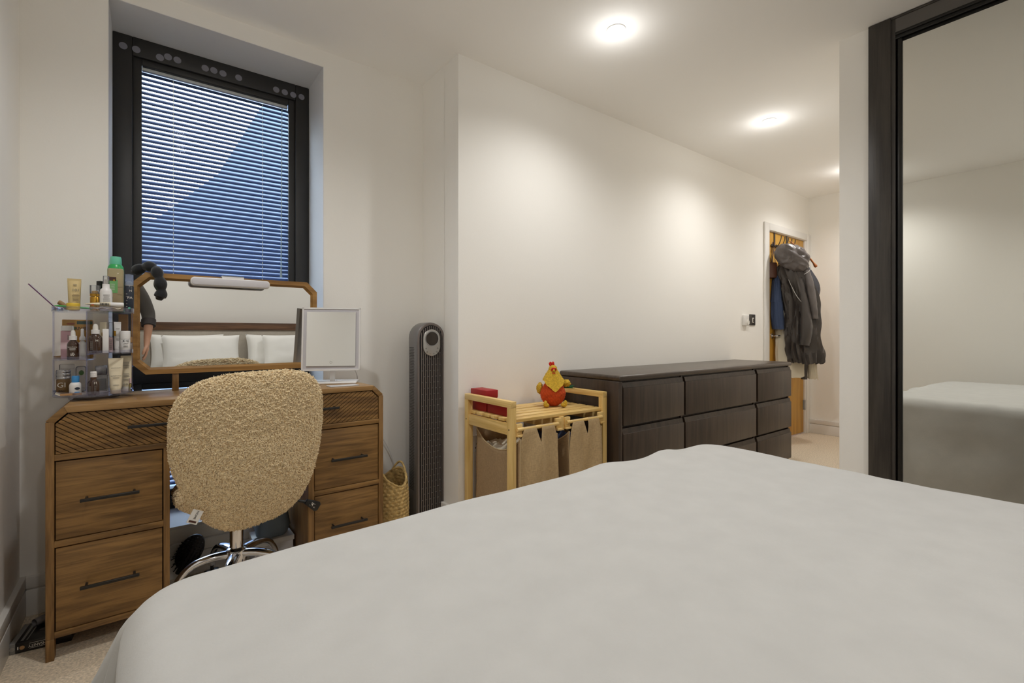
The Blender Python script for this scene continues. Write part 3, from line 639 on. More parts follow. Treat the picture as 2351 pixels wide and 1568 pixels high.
t = rbox('hand_sanitiser', 'clear flat bottle with grey print behind the silver lidded jar', 'bottle', (-0.229, 2.312, ZB), 0.040, 0.022, 0.104, 'clear', rz=0.0, bev=0.004)
text(t, 'HAND SANITISER GEL', 0.0042, (0.002, -0.0114, 0.088), M['ink_g'], sx=0.95)
t = rbox('face_wash_bottle', 'clear rounded bottle with green leaf emblem at the back of the lowest tier', 'bottle', (-0.194, 2.338, ZB), 0.030, 0.022, 0.094, 'clear', bev=0.008)
obj('leaf_print', MB().lathe([(0, 0), (0.007, 0), (0.007, 0.0004), (0, 0.0004)], n=16, sy=1.3, T=Matrix.Translation((0.002, -0.0114, 0.07)) @ Matrix.Rotation(PI/2, 4, 'X')), M['lime'], t, local=True)
t = rbox('dark_glass_bottle', 'smoky square bottle with silver cap behind the clear compact', 'bottle', (-0.137, 2.330, ZB), 0.034, 0.024, 0.094, 'clear', cap=(0.060, 'tin'), bev=0.003)
obj('liquid', MB().box(-0.014, 0.014, -0.009, 0.009, 0.004, 0.045), M['dvd'], t, local=True, bevel=0.002)
t = rbox('nail_file_pack', 'dark slim pack with white print standing at the back of the right tier', 'pack', (-0.101, 2.32, ZB), 0.022, 0.012, 0.085, 'dvd', bev=0.001); lines(t, 0, -0.0063, [0.02, 0.03, 0.05], 0.015, M['ink_g'], 0.0012)
sp = MB(); P = []
for i in range(9):
    r_ = []
    for k in range(7):
        x = -0.245+0.011*i; y = 2.175+0.009*k; r_.append((x, y+0.004*math.sin(i), ZB+0.0015+0.003*abs(math.sin(i*0.7+k*0.5))+(0.010 if i < 1 else 0.002)))
    P.append(r_)
sp.grid(P)
o = tag(obj('sachet', sp, M['foil'], smooth=True), 'crumpled white sachet with brown panel lying on the lowest tray rim', 'sachet'); md = o.modifiers.new('s', 'SOLIDIFY'); md.thickness = 0.001
obj('brown_panel', MB().box(-0.232, -0.178, 2.172, 2.180, ZB+0.0045, ZB+0.011), M['brown_card'], o)
# left middle shelf
t = rbox('pink_bottle', 'pale pink rectangular bottle with white cap on the left middle shelf', 'bottle', (-0.222, 2.262, ZL), 0.034, 0.026, 0.098, 'pink', bev=0.003)
obj('cap', MB().lathe([(0, 0.098), (0.0165, 0.098), (0.0165, 0.114), (0.0155, 0.116), (0, 0.116)], n=24), M['white'], t, local=True, smooth=True)
obj('label', MB().box(-0.0172, 0.0172, -0.0135, -0.0130, 0.034, 0.058), M['pink_l'], t, local=True); obj('printed_lines', MB().box(0.001, 0.0028, -0.0136, -0.0130, 0.066, 0.084), M['ink_g'], t, local=True)
lathe_item('nasal_spray', 'slim white spray bottle behind the left amber dropper', 'bottle', (-0.184, 2.262, ZL), [('body', body(0.0110, 0.066, 0.012), 'white'), ('spray_nozzle', [(0, 0.064), (0.0085, 0.064), (0.0085, 0.074), (0.0050, 0.080), (0.0046, 0.104), (0, 0.106)], 'white')])
t = rbox('face_mask_box', 'orange yellow card box behind the left middle shelf bottles', 'box', (-0.200, 2.322, ZL), 0.082, 0.040, 0.138, 'orange_box', bev=0.002)
text(t, 'GARNIER', 0.016, (0.002, -0.0204, 0.106), M['ink']); obj('leaf_strip', MB().box(-0.002, 0.040, -0.0206, -0.0200, 0.122, 0.133), M['green_leaf'], t, local=True); obj('leaf_print', MB().ball((-0.010, -0.0202, 0.107), (0.006, 0.0006, 0.004), 10, 6), M['lime'], t, local=True)
text(t, 'S', 0.018, (-0.034, -0.0204, 0.096), M['ink']); obj('orange_print', MB().ball((-0.018, -0.0202, 0.123), (0.012, 0.0006, 0.0035), 10, 6), mat('orange_print', (206, 110, 50), 0.5), t, local=True)
# right middle shelf
t = rbox('slim_white_box', 'plain slim white carton beside the right amber dropper', 'box', (-0.117, 2.184, ZR), 0.0165, 0.014, 0.084, 'white', bev=0.001)
t = rbox('pink_serum_tube', 'slim clear tube with pink print and clear cap on the right middle shelf', 'tube', (-0.107, 2.262, ZR), 0.0125, 0.0125, 0.110, 'pink_l', cap=(0.055, 'clear'), bev=0.003); lines(t, 0, -0.0064, [0.01+0.0035*k for k in range(11)], 0.008, M['ink_g'], 0.0014)
t = squeeze_tube('hand_cream_tube', 'slender white squeeze tube with gold mark on the right middle shelf', (-0.088, 2.255, ZR), 0.0088, 0.104, 'white', 0.012, 'white', 0, wide=1.15)
obj('gold_mark', MB().box(-0.010, -0.004, -0.0068, -0.0060, 0.060, 0.078), M['gold'], t, local=True); lines(t, 0.001, -0.0076, [0.05, 0.047, 0.044, 0.02, 0.017], 0.009, M['ink_g'], 0.0010); text(t, '2500', 0.0055, (0.001, -0.0052, 0.086), M['ink_g'])
t = lathe_item('hair_mask_bottle', 'white round bottle with bold black lettering at the right end of the middle shelf', 'bottle', (-0.0655, 2.243, ZR), [('body', body(0.0148, 0.048, 0.001), 'white'), ('cap', [(0, 0.048), (0.0150, 0.0485), (0.0150, 0.076), (0.0138, 0.078), (0, 0.078)], 'white')], 28)
text(t, 'K18', 0.0118, (0.002, -0.0152, 0.041), M['ink'], sx=0.95, ext=0.0003); lines(t, 0.002, -0.0152, [0.0325, 0.0305, 0.024, 0.0215, 0.019], 0.014, M['ink_g'], 0.0009)
t = rbox('ivory_carton', 'ivory slim carton behind the plain white carton', 'box', (-0.128, 2.262, ZR), 0.0185, 0.015, 0.110, 'cream_tube', bev=0.001); obj('gold_mark', MB().box(-0.004, 0.004, -0.0080, -0.0075, 0.060, 0.072), M['gold'], t, local=True)
t = rbox('brown_carton', 'tall brown card box behind the white round bottle', 'box', (-0.073, 2.312, ZR), 0.028, 0.024, 0.140, 'brown_card', bev=0.001); lines(t, 0, -0.0124, [0.080, 0.062], 0.018, M['brown_print'], 0.0016)
lathe_item('wood_cap_vial', 'tiny clear vial with wooden cap at far right of the middle shelf', 'vial', (-0.0495, 2.245, ZR), [('glass_body', body(0.004, 0.036), 'clear'), ('cap', [(0, 0.036), (0.0042, 0.036), (0.0042, 0.056), (0, 0.056)], 'cork')], 12)
# top tray
t = squeeze_tube('gold_cream_tube', 'golden squeeze tube numbered 101 standing on the organiser top', (-0.205, 2.262, ZT), 0.0155, 0.106, 'goldtube', 0.014, 'gold', 0.05, wide=1.18)
text(t, '101', 0.0135, (0.004, -0.0105, 0.072), M['ink_g'], rot=(PI/2-0.1, 0, 0)); lines(t, 0.002, -0.0072, [0.093, 0.090, 0.087], 0.010, M['ink_g'], 0.0010); lines(t, 0.004, -0.0128, [0.058-0.0045*k for k in range(8)], 0.020, M['brown_print'], 0.0011)
lathe_item('yellow_balm_jar', 'small yellow jar with lid at the front of the organiser top', 'jar', (-0.202, 2.198, ZT), [('body', body(0.0172, 0.010, 0.001), 'yjar'), ('lid', [(0, 0.010), (0.0178, 0.010), (0.0178, 0.022), (0.0168, 0.024), (0, 0.024)], 'yjar')], 28)
t = lathe_item('gold_pump_bottle', 'gold bottle with clear overcap on the organiser top', 'bottle', (-0.150, 2.258, ZT), [('body', body(0.0138, 0.054, 0.004), 'gold'), ('collar', [(0, 0.054), (0.0142, 0.054), (0.0142, 0.062), (0.012, 0.063), (0, 0.063)], 'gold'), ('pump', [(0, 0.062), (0.010, 0.062), (0.009, 0.072), (0, 0.074)], 'gold'), ('overcap', [(0.0140, 0.062), (0.0146, 0.062), (0.0146, 0.092), (0.0, 0.093)], 'clear')], 24)
lathe_item('black_cap_bottle', 'bottle with black cap behind the gold bottle on the organiser top', 'bottle', (-0.142, 2.352, ZT), [('body', body(0.0130, 0.084), 'clear'), ('cap', [(0, 0.083), (0.0118, 0.083), (0.0118, 0.098), (0.0105, 0.099), (0.0105, 0.116), (0, 0.118)], 'black')], 24)
t = lathe_item('white_spray_bottle', 'white bottle with clear spray cap on the organiser top', 'bottle', (-0.1165, 2.196, ZT), [('body', [(0, 0), (0.0165, 0), (0.0172, 0.002), (0.0172, 0.066), (0.0155, 0.074), (0.0105, 0.080), (0.0102, 0.094), (0, 0.094)], 'white'), ('spray_head', [(0, 0.094), (0.005, 0.094), (0.0045, 0.110), (0, 0.111)], 'white_matt'), ('overcap', [(0.0088, 0.094), (0.0092, 0.094), (0.0086, 0.122), (0, 0.1235)], 'clear')], 24)
lines(t, 0.002, -0.0175, [0.056-0.0034*k for k in range(13)], 0.020, M['ink_g'], 0.0009)
lathe_item('green_spray_can', 'tall green aerosol can with teal cap on the organiser top', 'can', (-0.096, 2.330, ZT), [('body', [(0, 0), (0.0235, 0), (0.0245, 0.003), (0.0245, 0.160), (0.0225, 0.172), (0.0175, 0.180), (0, 0.180)], 'green_can'), ('cap', [(0, 0.180), (0.0175, 0.180), (0.0180, 0.188), (0.0165, 0.205), (0.0150, 0.209), (0.008, 0.207), (0, 0.206)], 'teal')], 32)
t = rbox('beige_lotion_bottle', 'translucent beige bottle with green and brown label before the green can', 'bottle', (-0.0935, 2.270, ZT), 0.046, 0.030, 0.158, 'beige_bottle', bev=0.006)
obj('label', MB().box(-0.022, 0.006, -0.0157, -0.0150, 0.068, 0.116), M['green_label'], t, local=True); obj('label_band', MB().box(-0.022, 0.002, -0.0160, -0.0150, 0.112, 0.126), M['brown_print'], t, local=True)
lines(t, -0.008, -0.0160, [0.100-0.004*k for k in range(6)], 0.014, M['ink_w'], 0.0010); obj('flower_print', MB().ball((-0.004, -0.0160, 0.114), (0.003, 0.0004, 0.003), 8, 6), M['gold'], t, local=True)
obj('emblem', MB().lathe([(0, 0), (0.007, 0), (0.007, 0.0005), (0, 0.0005)], n=6, T=Matrix.Translation((-0.014, -0.0152, 0.050)) @ Matrix.Rotation(PI/2, 4, 'X')), mat('navy_emblem', (40, 46, 104), 0.4), t, local=True); lines(t, 0.012, -0.0154, [0.062, 0.09], 0.016, M['brown_print'], 0.0008)
t = lathe_item('navy_foam_can', 'dark navy can with white and clear cap at right of the organiser top', 'can', (-0.0545, 2.262, ZT), [('body', body(0.0135, 0.098, 0.004), 'navy'), ('pump', [(0, 0.097), (0.0115, 0.097), (0.0115, 0.108), (0.006, 0.114), (0, 0.115)], 'white'), ('overcap', [(0.0122, 0.099), (0.0127, 0.099), (0.0120, 0.138), (0, 0.140)], clear('blue_clear_cap', (0.80, 0.88, 0.98), 0.5, body=(190, 205, 235), body_fac=0.3))], 24)
text(t, 'PA', 0.013, (0.002, -0.0139, 0.052), M['ink_w']); text(t, 'N', 0.010, (0.004, -0.0139, 0.078), M['ink_w']); lines(t, -0.007, -0.0122, [0.02, 0.03, 0.042, 0.058, 0.066], 0.006, M['ink_w'], 0.0010); obj('teal_spot', MB().ball((0.000, -0.0135, 0.014), (0.004, 0.0006, 0.004), 10, 6), M['teal'], t, local=True)
t = thing('ointment_tube', 'white capped tube with barcode lying across the organiser top', 'tube', (-0.118, 2.178, ZT+0.022), 0.10)
tb = MB(); P = []
for i in range(11):
    f = i/10; x = -0.052+0.066*f; ry = 0.0078; rz = 0.0012+0.0066*f**0.7
    P.append([(x, ry*(1.15-0.15*f)*math.cos(a), rz*math.sin(a)) for a in [2*PI*k/16 for k in range(17)]])
tb.grid(P); obj('tube_body', tb, M['cream_tube'], t, local=True, smooth=True)
obj('cap', MB().tube([(0.014, 0, 0), (0.015, 0, 0), (0.048, 0, 0), (0.050, 0, 0)], [0.0070, 0.0078, 0.0078, 0.0066], 16), M['white'], t, local=True, smooth=True)
bc = MB(); x = -0.014; random.seed(5)
while x < 0.010: w_ = random.choice([0.0005, 0.0009, 0.0013]); bc.box(x, x+w_, -0.0086, -0.0074, -0.004, 0.0045); x += w_+random.choice([0.0005, 0.0009])
obj('barcode', bc, M['ink'], t, local=True); obj('red_mark', MB().box(-0.036, -0.030, -0.0088, -0.0074, -0.0045, -0.002), mat('red_print', (196, 76, 50), 0.5), t, local=True)
P = []
for i in range(16):
    P.append([(-0.160+0.0058*i, 2.172+0.006*k+0.002*math.sin(i*1.1), ZT+0.009+0.0028*math.sin(i*1.3+k*1.7)) for k in range(5)])
o = tag(obj('foil_wrapper', MB().grid(P), M['foil'], smooth=True), 'crinkled pale foil wrapper under the barcode tube', 'wrapper'); md = o.modifiers.new('s', 'SOLIDIFY'); md.thickness = 0.0008
tag(obj('eyeliner_pencil', MB().tube([(-0.252, 2.215, ZT+0.0145), (-0.242, 2.215, ZT+0.0142), (-0.155, 2.222, ZT+0.008)], [0.0006, 0.0032, 0.0032], 8), M['pen_green'], smooth=True), 'green cosmetic pencil lying behind the yellow jar', 'pencil')
tag(obj('brown_lip_balm', MB().tube([(-0.246, 2.262, ZT+0.030), (-0.244, 2.262, ZT+0.029), (-0.220, 2.264, ZT+0.008)], [0.006, 0.0075, 0.0078], 16), M['cork'], smooth=True), 'small brown tube leaning by the golden 101 tube', 'lip balm')
t = thing('mirrored_palette', 'clear flat palette lid with purple edge leaning out over the organiser rim', 'palette', (-0.248, 2.268, ZT+0.004))
A = Matrix.Rotation(-math.radians(40), 4, 'Y')
obj('clear_sheet', MB().box(-0.0012, 0.0012, -0.020, 0.045, 0, 0.108, T=A), M['clear'], t, local=True); obj('edge_strip', MB().box(-0.0016, 0.0016, -0.0225, -0.020, 0, 0.108, T=A), M['purple'], t, local=True)

# ------------------------------------------------------------------ teddy swivel chair
ch = thing('swivel_chair', 'beige teddy fleece swivel chair with chrome column pushed up to the dressing table', 'chair', (0.272, 2.105, 0), math.radians(6))
def teddy(name, fn, amp=0.0042, sub=6, f1=120, f2=260):
    bm = bmesh.new(); bmesh.ops.create_icosphere(bm, subdivisions=sub, radius=1.0)
    for vv in bm.verts: vv.co = fn(vv.co)
    bm.normal_update()
    for vv in bm.verts:
        p = vv.co; w = Vector((p.x*f1*0.75, p.y*f1, p.z*f1*1.15)); w2 = w+Vector((3, 7, 1))
        q = noise.noise(w+Vector((noise.noise(p*45)*0.9, 0, noise.noise(p*45+Vector((9, 0, 0)))*0.9)))
        d = (1-abs(q)*2.2)*amp+noise.noise(p*f2)*amp*0.55+noise.noise(p*9)*amp*0.5
        vv.co = p+vv.normal*d
    me = bpy.data.meshes.new(name); bm.to_mesh(me); bm.free(); me.materials.append(M['teddy']); me.polygons.foreach_set('use_smooth', [True]*len(me.polygons))
    o = bpy.data.objects.new(name, me); COL.objects.link(o); o.parent = ch; return o
def sgp(x, p): return math.copysign(abs(x)**p, x)
def pile(base, name, N, L, r0, seed):
    rng = np.random.default_rng(seed); me0 = base.data; me0.calc_loop_triangles(); nt_ = len(me0.loop_triangles)
    V = np.empty(len(me0.vertices)*3); me0.vertices.foreach_get('co', V); V = V.reshape(-1, 3)
    Tn = np.empty(nt_*3, dtype=np.int32); me0.loop_triangles.foreach_get('vertices', Tn); Tn = Tn.reshape(-1, 3)
    A, B, C_ = V[Tn[:, 0]], V[Tn[:, 1]], V[Tn[:, 2]]; nr = np.cross(B-A, C_-A); ar = np.linalg.norm(nr, axis=1); nr /= ar[:, None]+1e-12
    idx = rng.choice(nt_, N, p=ar/ar.sum()); u, v_ = rng.random(N), rng.random(N); fl = u+v_ > 1; u[fl] = 1-u[fl]; v_[fl] = 1-v_[fl]
    P0 = A[idx]+(B[idx]-A[idx])*u[:, None]+(C_[idx]-A[idx])*v_[:, None]; n_ = nr[idx]
    ln = rng.normal(size=(N, 3)); ln[:, 2] -= 0.5; ln -= n_*np.sum(ln*n_, axis=1)[:, None]; ln /= np.linalg.norm(ln, axis=1)[:, None]+1e-9
    sd = np.cross(n_, ln); l = L*(0.7+0.6*rng.random(N))[:, None]; r = r0*(0.7+0.6*rng.random(N))[:, None]
    ctr = [P0-n_*0.002, P0+n_*l*0.40+ln*l*0.30, P0+n_*l*0.50+ln*l*0.85]; rad = [r, r*0.95, r*0.6]; ax = [ln, (ln-n_*0.5), (ln*0.3-n_)]
    vs = np.zeros((N, 13, 3))
    for k in range(3):
        for q in range(4):
            a = PI/2*q; vs[:, k*4+q] = ctr[k]+sd*math.cos(a)*rad[k]+ax[k]*math.sin(a)*rad[k]
    vs[:, 12] = P0+n_*l*0.35+ln*l*1.15
    f1 = []
    for k in range(2):
        for q in range(4): f1.append((k*4+q, k*4+(q+1) % 4, k*4+4+(q+1) % 4, k*4+4+q))
    quads = (np.array(f1)[None]+(np.arange(N)*13)[:, None, None]).reshape(-1, 4)
    tris = (np.array([(8+q, 8+(q+1) % 4, 12) for q in range(4)])[None]+(np.arange(N)*13)[:, None, None]).reshape(-1, 3)
    me = bpy.data.meshes.new(name); nv = N*13; me.vertices.add(nv); me.vertices.foreach_set('co', vs.reshape(-1))
    loops = np.concatenate([quads.reshape(-1), tris.reshape(-1)]).astype(np.int32); me.loops.add(len(loops)); me.loops.foreach_set('vertex_index', loops)
    st = np.concatenate([np.arange(len(quads))*4, len(quads)*4+np.arange(len(tris))*3]).astype(np.int32); me.polygons.add(len(st)); me.polygons.foreach_set('loop_start', st)
    me.update(calc_edges=True); me.polygons.foreach_set('use_smooth', [True]*len(me.polygons)); me.materials.append(M['teddy'])
    o = bpy.data.objects.new(name, me); COL.objects.link(o); o.parent = base; o['kind'] = 'stuff'; return o
BZ = 0.610
def back_fn(p):
    r = math.hypot(p.x, p.z); a = math.atan2(p.z, p.x)
    rr = r**0.62 if r > 0 else 0
    c, s_ = math.cos(a), math.sin(a); ex = 0.58
    x = sgp(c, ex)*rr; z = sgp(s_, ex)*rr
    hw = 0.236+0.018*z if z > 0 else 0.236+0.060*z-0.010*z*z     # wide above, narrower below
    hh = 0.274
    X = x*hw+0.034*max(0, -z)**1.3; Z = BZ+z*hh+0.010*z*x+0.030*x*max(0, -z)
    Y = sgp(p.y, 0.75)*0.040
    Y += 0.30*X*X*2.2-0.035*z+0.03*(min(0, z)**2)             # wraps toward the sitter, leans back
    return Vector((X, -0.235+Y, Z))
tb_ = teddy('backrest', back_fn, 0.0030, 6); pile(tb_, 'fleece_pile', 46000, 0.0072, 0.0021, 1)
def seat_fn(p):
    r = math.hypot(p.x, p.y); a = math.atan2(p.y, p.x); rr = r**0.55 if r > 0 else 0
    x = sgp(math.cos(a), 0.8)*rr; y = sgp(math.sin(a), 0.8)*rr
    return Vector((0.018+x*0.214, 0.0+y*0.195, 0.428+sgp(p.z, 0.7)*0.048))
ts_ = teddy('seat', seat_fn, 0.0025, 5); pile(ts_, 'fleece_pile', 12000, 0.0072, 0.0021, 2)
pi_ = MB(); P = []
for k in range(41):
    a = PI*k/40; x = sgp(math.cos(a), 0.66); z = sgp(math.sin(a), 0.66); hw = 0.222+0.034*z
    X = x*hw*0.96; Z = BZ+z*0.262*0.985+0.010*z*x
    P.append((X, -0.190+0.30*X*X*2.2-0.035*z-0.020, Z))
ta = MB().box(-0.016, 0.016, -0.0008, 0.0008, -0.022, 0.022, T=Matrix.Translation((-0.176, -0.235, 0.425)) @ Matrix.Rotation(math.radians(28), 4, 'Y'))
o = obj('fabric_tag', ta, M['white_matt'], ch, local=True, label='white fabric tag'); text(o, 'HOME', 0.0095, (-0.1728, -0.2362, 0.4305), M['ink'], rot=(PI/2, math.radians(118), 0))
obj('tag_block', MB().box(-0.011, 0.011, -0.0012, -0.0007, -0.018, -0.012, T=Matrix.Translation((-0.176, -0.2355, 0.425)) @ Matrix.Rotation(math.radians(28), 4, 'Y')), M['brown_print'], o, local=True)
cb = MB().tube([(0, 0, 0.10), (0, 0, 0.30)], 0.0235, 24); cb.tube([(0, 0, 0.30), (0, 0, 0.375)], 0.016, 16)
obj('gas_column', cb, M['chrome'], ch, local=True, smooth=True)
obj('column_collar', MB().lathe([(0, 0.300), (0.030, 0.300), (0.030, 0.318), (0.020, 0.325), (0, 0.325)], n=24), M['black'], ch, local=True, smooth=True)
obj('seat_plate', MB().box(-0.10, 0.10, -0.10, 0.10, 0.352, 0.372), M['black'], ch, local=True, bevel=0.004)
lv = MB(); lv.tube([(0.06, -0.05, 0.358), (0.19, -0.10, 0.356), (0.222, -0.110, 0.345)], 0.0055, 8)
TL = Matrix.Translation((0.246, -0.112, 0.330)) @ Matrix.Rotation(math.radians(35), 4, 'Y')
lv.prism([(-0.032, -0.010), (0.022, -0.020), (0.030, -0.012), (0.030, 0.012), (0.022, 0.020), (-0.032, 0.010)], -0.007, 0.007, 'Y', T=TL)
l_ = obj('height_lever', lv, M['black'], ch, local=True, bevel=0.002)
mk = MB()
for a_, b_, c_, d_ in ((-0.008, 0.000, -0.001, 0.003), (-0.004, 0.008, 0.004, 0.005), (-0.010, -0.004, 0.006, 0.007), (0.006, 0.012, -0.006, -0.005), (0.006, 0.012, -0.009, -0.008), (-0.002, 0.0, -0.006, 0.006), (-0.014, -0.009, -0.006, -0.005)): mk.box(a_, b_, -0.0076, -0.0070, c_, d_, T=TL)
obj('printed_symbol', mk, M['ink_w'], l_, local=True)
for k in range(5):
    a = math.radians(30+72*k); dx, dy = math.cos(a), math.sin(a)
    pr = cr([(0.016, 0.175), (0.08, 0.178), (0.142, 0.165), (0.184, 0.125), (0.204, 0.075)], 5)
    mb = MB(); mb.tube([(dx*r_, dy*r_, z_) for r_, z_ in pr], [0.021-0.008*(i/len(pr)) for i in range(len(pr))], 12, sec=0.75)
    obj('base_leg', mb, M['chrome'], ch, local=True, smooth=True)
    cw = MB(); Tc = Matrix.Translation((dx*0.204, dy*0.204, 0.028)) @ Matrix.Rotation(a, 4, 'Z') @ Matrix.Rotation(PI/2, 4, 'X')
    for q in (-0.014, 0.014): cw.lathe([(0, -0.008+q), (0.027, -0.008+q), (0.028, 0+q), (0.027, 0.008+q), (0, 0.008+q)], n=18, T=Tc)
    cw.tube([(dx*0.204, dy*0.204, 0.028), (dx*0.204, dy*0.204, 0.08)], 0.006, 8)
    obj('caster', cw, M['black'], ch, local=True, smooth=True)
obj('base_hub', MB().lathe([(0, 0.145), (0.036, 0.145), (0.040, 0.165), (0.036, 0.192), (0.026, 0.2), (0, 0.2)], n=24), M['chrome'], ch, local=True, smooth=True)

# ------------------------------------------------------------------ things under the dressing table
t = thing('storage_box', 'low white lidded storage box under the dressing table', 'box', (0.437, 2.325, 0))
obj('box_body', MB().box(0.36, 0.510, 2.255, 2.395, 0, 0.115), M['lavender'], t, bevel=0.003); obj('lid', MB().box(0.357, 0.514, 2.252, 2.398, 0.113, 0.135), M['white'], t, bevel=0.003)
def bagf(p):
    z = p.z; return Vector((p.x*(1-0.18*max(0, z-0.19)/0.1)+0.004*math.sin(z*60), p.y, z))
t = thing('toiletry_bag', 'grey blue soft leather bag sitting on the low white box', 'bag', (0.437, 2.325, 0.135))
mb = MB(); P = []
for i in range(33):
    a = 2*PI*i/32; ca, sa_ = sgp(math.cos(a), 0.6), sgp(math.sin(a), 0.6); row = []
    for h_, s_ in ((0.0, 0.0), (0.0, 0.85), (0.008, 0.97), (0.04, 1.05), (0.09, 1.0), (0.135, 0.9), (0.16, 0.82), (0.165, 0.6), (0.155, 0)):
        row.append((0.437+ca*0.064*s_+0.004*math.sin(h_*70+a*3), 2.325+sa_*0.060*s_, 0.135+h_))
    P.append(row)
mb.grid(P); obj('bag_body', mb, M['grey_blue'], t, smooth=True)
hb = thing('hair_brush', 'black vented hair brush propped under the dressing table by the drawers', 'hair brush', (0.135, 2.36, 0.02), math.radians(-20))
Tb = Matrix.Translation((0.0, 0.0, 0.10)) @ Matrix.Rotation(math.radians(28), 4, 'Y')
P = []
mb = MB(); P = []
for i in range(25):
    a = 2*PI*i/24; P.append([(0.045*math.cos(a)*s_, y_, 0.075*math.sin(a)*s_) for s_, y_ in ((0, -0.002), (0.8, 0.0), (1.0, 0.006), (1.0, 0.014), (0.7, 0.022), (0, 0.024))])
mb.grid(P); n0 = len(mb.v); mb.v = [tuple(Tb @ Vector(q)) for q in mb.v]
mb.tube([tuple(Tb @ Vector(q)) for q in ((0, 0.012, -0.07), (0, 0.012, -0.095))], 0.010, 10)
obj('brush_head', mb, M['black'], hb, local=True, smooth=True)
mb = MB()
for i in range(-3, 4):
    for k in range(-6, 7):
        x, z = i*0.012, k*0.011
        if (x/0.043)**2+(z/0.072)**2 < 1: mb.tube([tuple(Tb @ Vector((x, 0, z))), tuple(Tb @ Vector((x*1.2, -0.022, z*1.15)))], [0.0016, 0.0022], 6)
obj('bristles', mb, M['black'], hb, local=True, kind='stuff')
t = thing('book_case_box', 'black disc case box with white spine lettering on the carpet left of the dressing table', 'box', (-0.350, 2.165, 0), math.radians(-8))
obj('case_body', MB().box(0.0145, 0.150, 0.0, 0.125, 0.0, 0.033), M['dvd'], t, local=True, bevel=0.0015); obj('grey_end_band', MB().box(0.0, 0.015, -0.0006, 0.1255, 0.0, 0.0334), M['dvd_grey'], t, local=True, bevel=0.0015)
text(t, 'INSANITY', 0.0125, (0.068, -0.0003, 0.0165), M['ink_w'], rot=(PI/2, PI, 0), sx=0.82)
sm_ = MB(); sm_.box(0.048, 0.090, -0.0004, 0, 0.0245, 0.0253); sm_.box(0.048, 0.086, -0.0004, 0, 0.0085, 0.0092); sm_.box(0.0195, 0.0225, -0.0004, 0, 0.012, 0.021)
obj('printed_rules', sm_, M['ink_w'], t, local=True)
for x in (0.0075, 0.031): obj('round_sticker', MB().lathe([(0, 0), (0.0062, 0), (0.0062, 0.0004), (0, 0.0004)], n=18, T=Matrix.Translation((x, -0.0006, 0.0165)) @ Matrix.Rotation(PI/2, 4, 'X')), M['silver'] if x < 0.01 else M['brown_card'], t, local=True)
cv = MB(); cv.box(0.024, 0.031, 0.01, 0.115, 0.0331, 0.0335); cv.box(0.038, 0.041, 0.01, 0.115, 0.0331, 0.0335)
obj('cover_stripes', cv, M['dvd_grey'], t, local=True)
pp = MB()
for (x, y, rx, ry) in ((0.085, 0.06, 0.03, 0.012), (0.105, 0.075, 0.03, 0.02), (0.10, 0.03, 0.02, 0.008), (0.125, 0.05, 0.012, 0.025)): pp.lathe([(0, 0.0331), (1, 0.0331), (1, 0.0335), (0, 0.0335)], (x, y, 0), 14, sx=rx, sy=ry)
obj('cover_picture', pp, mat('cover_grey', (74, 70, 68), 0.4), t, local=True)
mb = MB(); P = []
tp0, tp1 = Vector((-0.303, 2.250, 0.046)), Vector((-0.215, 2.325, 0.046)); dd = (tp1-tp0).normalized()
mb.tube([tp0, tp1], 0.0125, 20, cap=False); mb.tube([tp1, tp0], 0.0105, 20, cap=False)
tag(obj('cardboard_tube', mb, M['grey_tube'], smooth=True, fix=False), 'short grey hollow roll lying on the black case box', 'tube')

# ------------------------------------------------------------------ basket and tower fan
bk = thing('woven_basket', 'straw woven basket with scalloped rim between dressing table and tower fan', 'basket', (0.955, 2.255, 0))
mb = MB(); P = []
NB = 96; rows = 60
def rim(a): return 0.300+0.030*math.cos(2*(a-0.4))
for i in range(NB):
    a = 2*PI*i/NB; row = []
    for j in range(rows+1):
        f = j/rows; z = rim(a)*f; rr = 0.088+0.010*math.sin(f*PI*0.9)
        ph = z/0.017; k = math.floor(ph); br_ = abs(math.sin(PI*ph))**0.6; tw = math.sin(a*22+(k % 2)*PI+z*40)
        rr += 0.0052*br_+0.0026*tw*br_
        row.append((0.955+rr*math.cos(a)*0.92, 2.255+rr*math.sin(a), max(0.001, z+0.002*tw)))
    P.append(row)
mb.grid(P, closed_u=True); P2 = []
for i in range(NB):
    a = 2*PI*i/NB; row = []
    for j in range(rows+1):
        f = 1-j/rows; z = rim(a)*f+0.003; rr = 0.080+0.010*math.sin(f*PI*0.9); ph = z/0.017; rr -= 0.004*abs(math.sin(PI*ph))**0.6+0.0015*math.sin(a*22+(math.floor(ph) % 2)*PI)
        row.append((0.955+rr*math.cos(a)*0.92, 2.255+rr*math.sin(a), z))
    P2.append(row)
mb.grid(P2, closed_u=True)
obj('woven_wall', mb, M['straw'], bk, smooth=True, fix=False)
rmb = MB(); pts = [(0.955+0.088*0.92*math.cos(2*PI*i/64), 2.255+0.088*math.sin(2*PI*i/64), rim(2*PI*i/64)+0.003) for i in range(65)]
rmb.tube(pts, [0.0065+0.0012*math.sin(i*2.4) for i in range(65)], 8, cap=False); obj('braided_rim', rmb, M['straw'], bk, smooth=True)
for a0 in (0.4, 0.4+PI):
    hp = []
    for k in range(13):
        q = -0.5+k/12; a = a0+q*1.1; hp.append((0.955+0.088*0.92*math.cos(a), 2.255+0.088*math.sin(a), rim(a)+0.006+0.028*math.cos(q*PI)))
    obj('handle', MB().tube(hp, 0.0055, 8), M['straw'], bk, smooth=True)

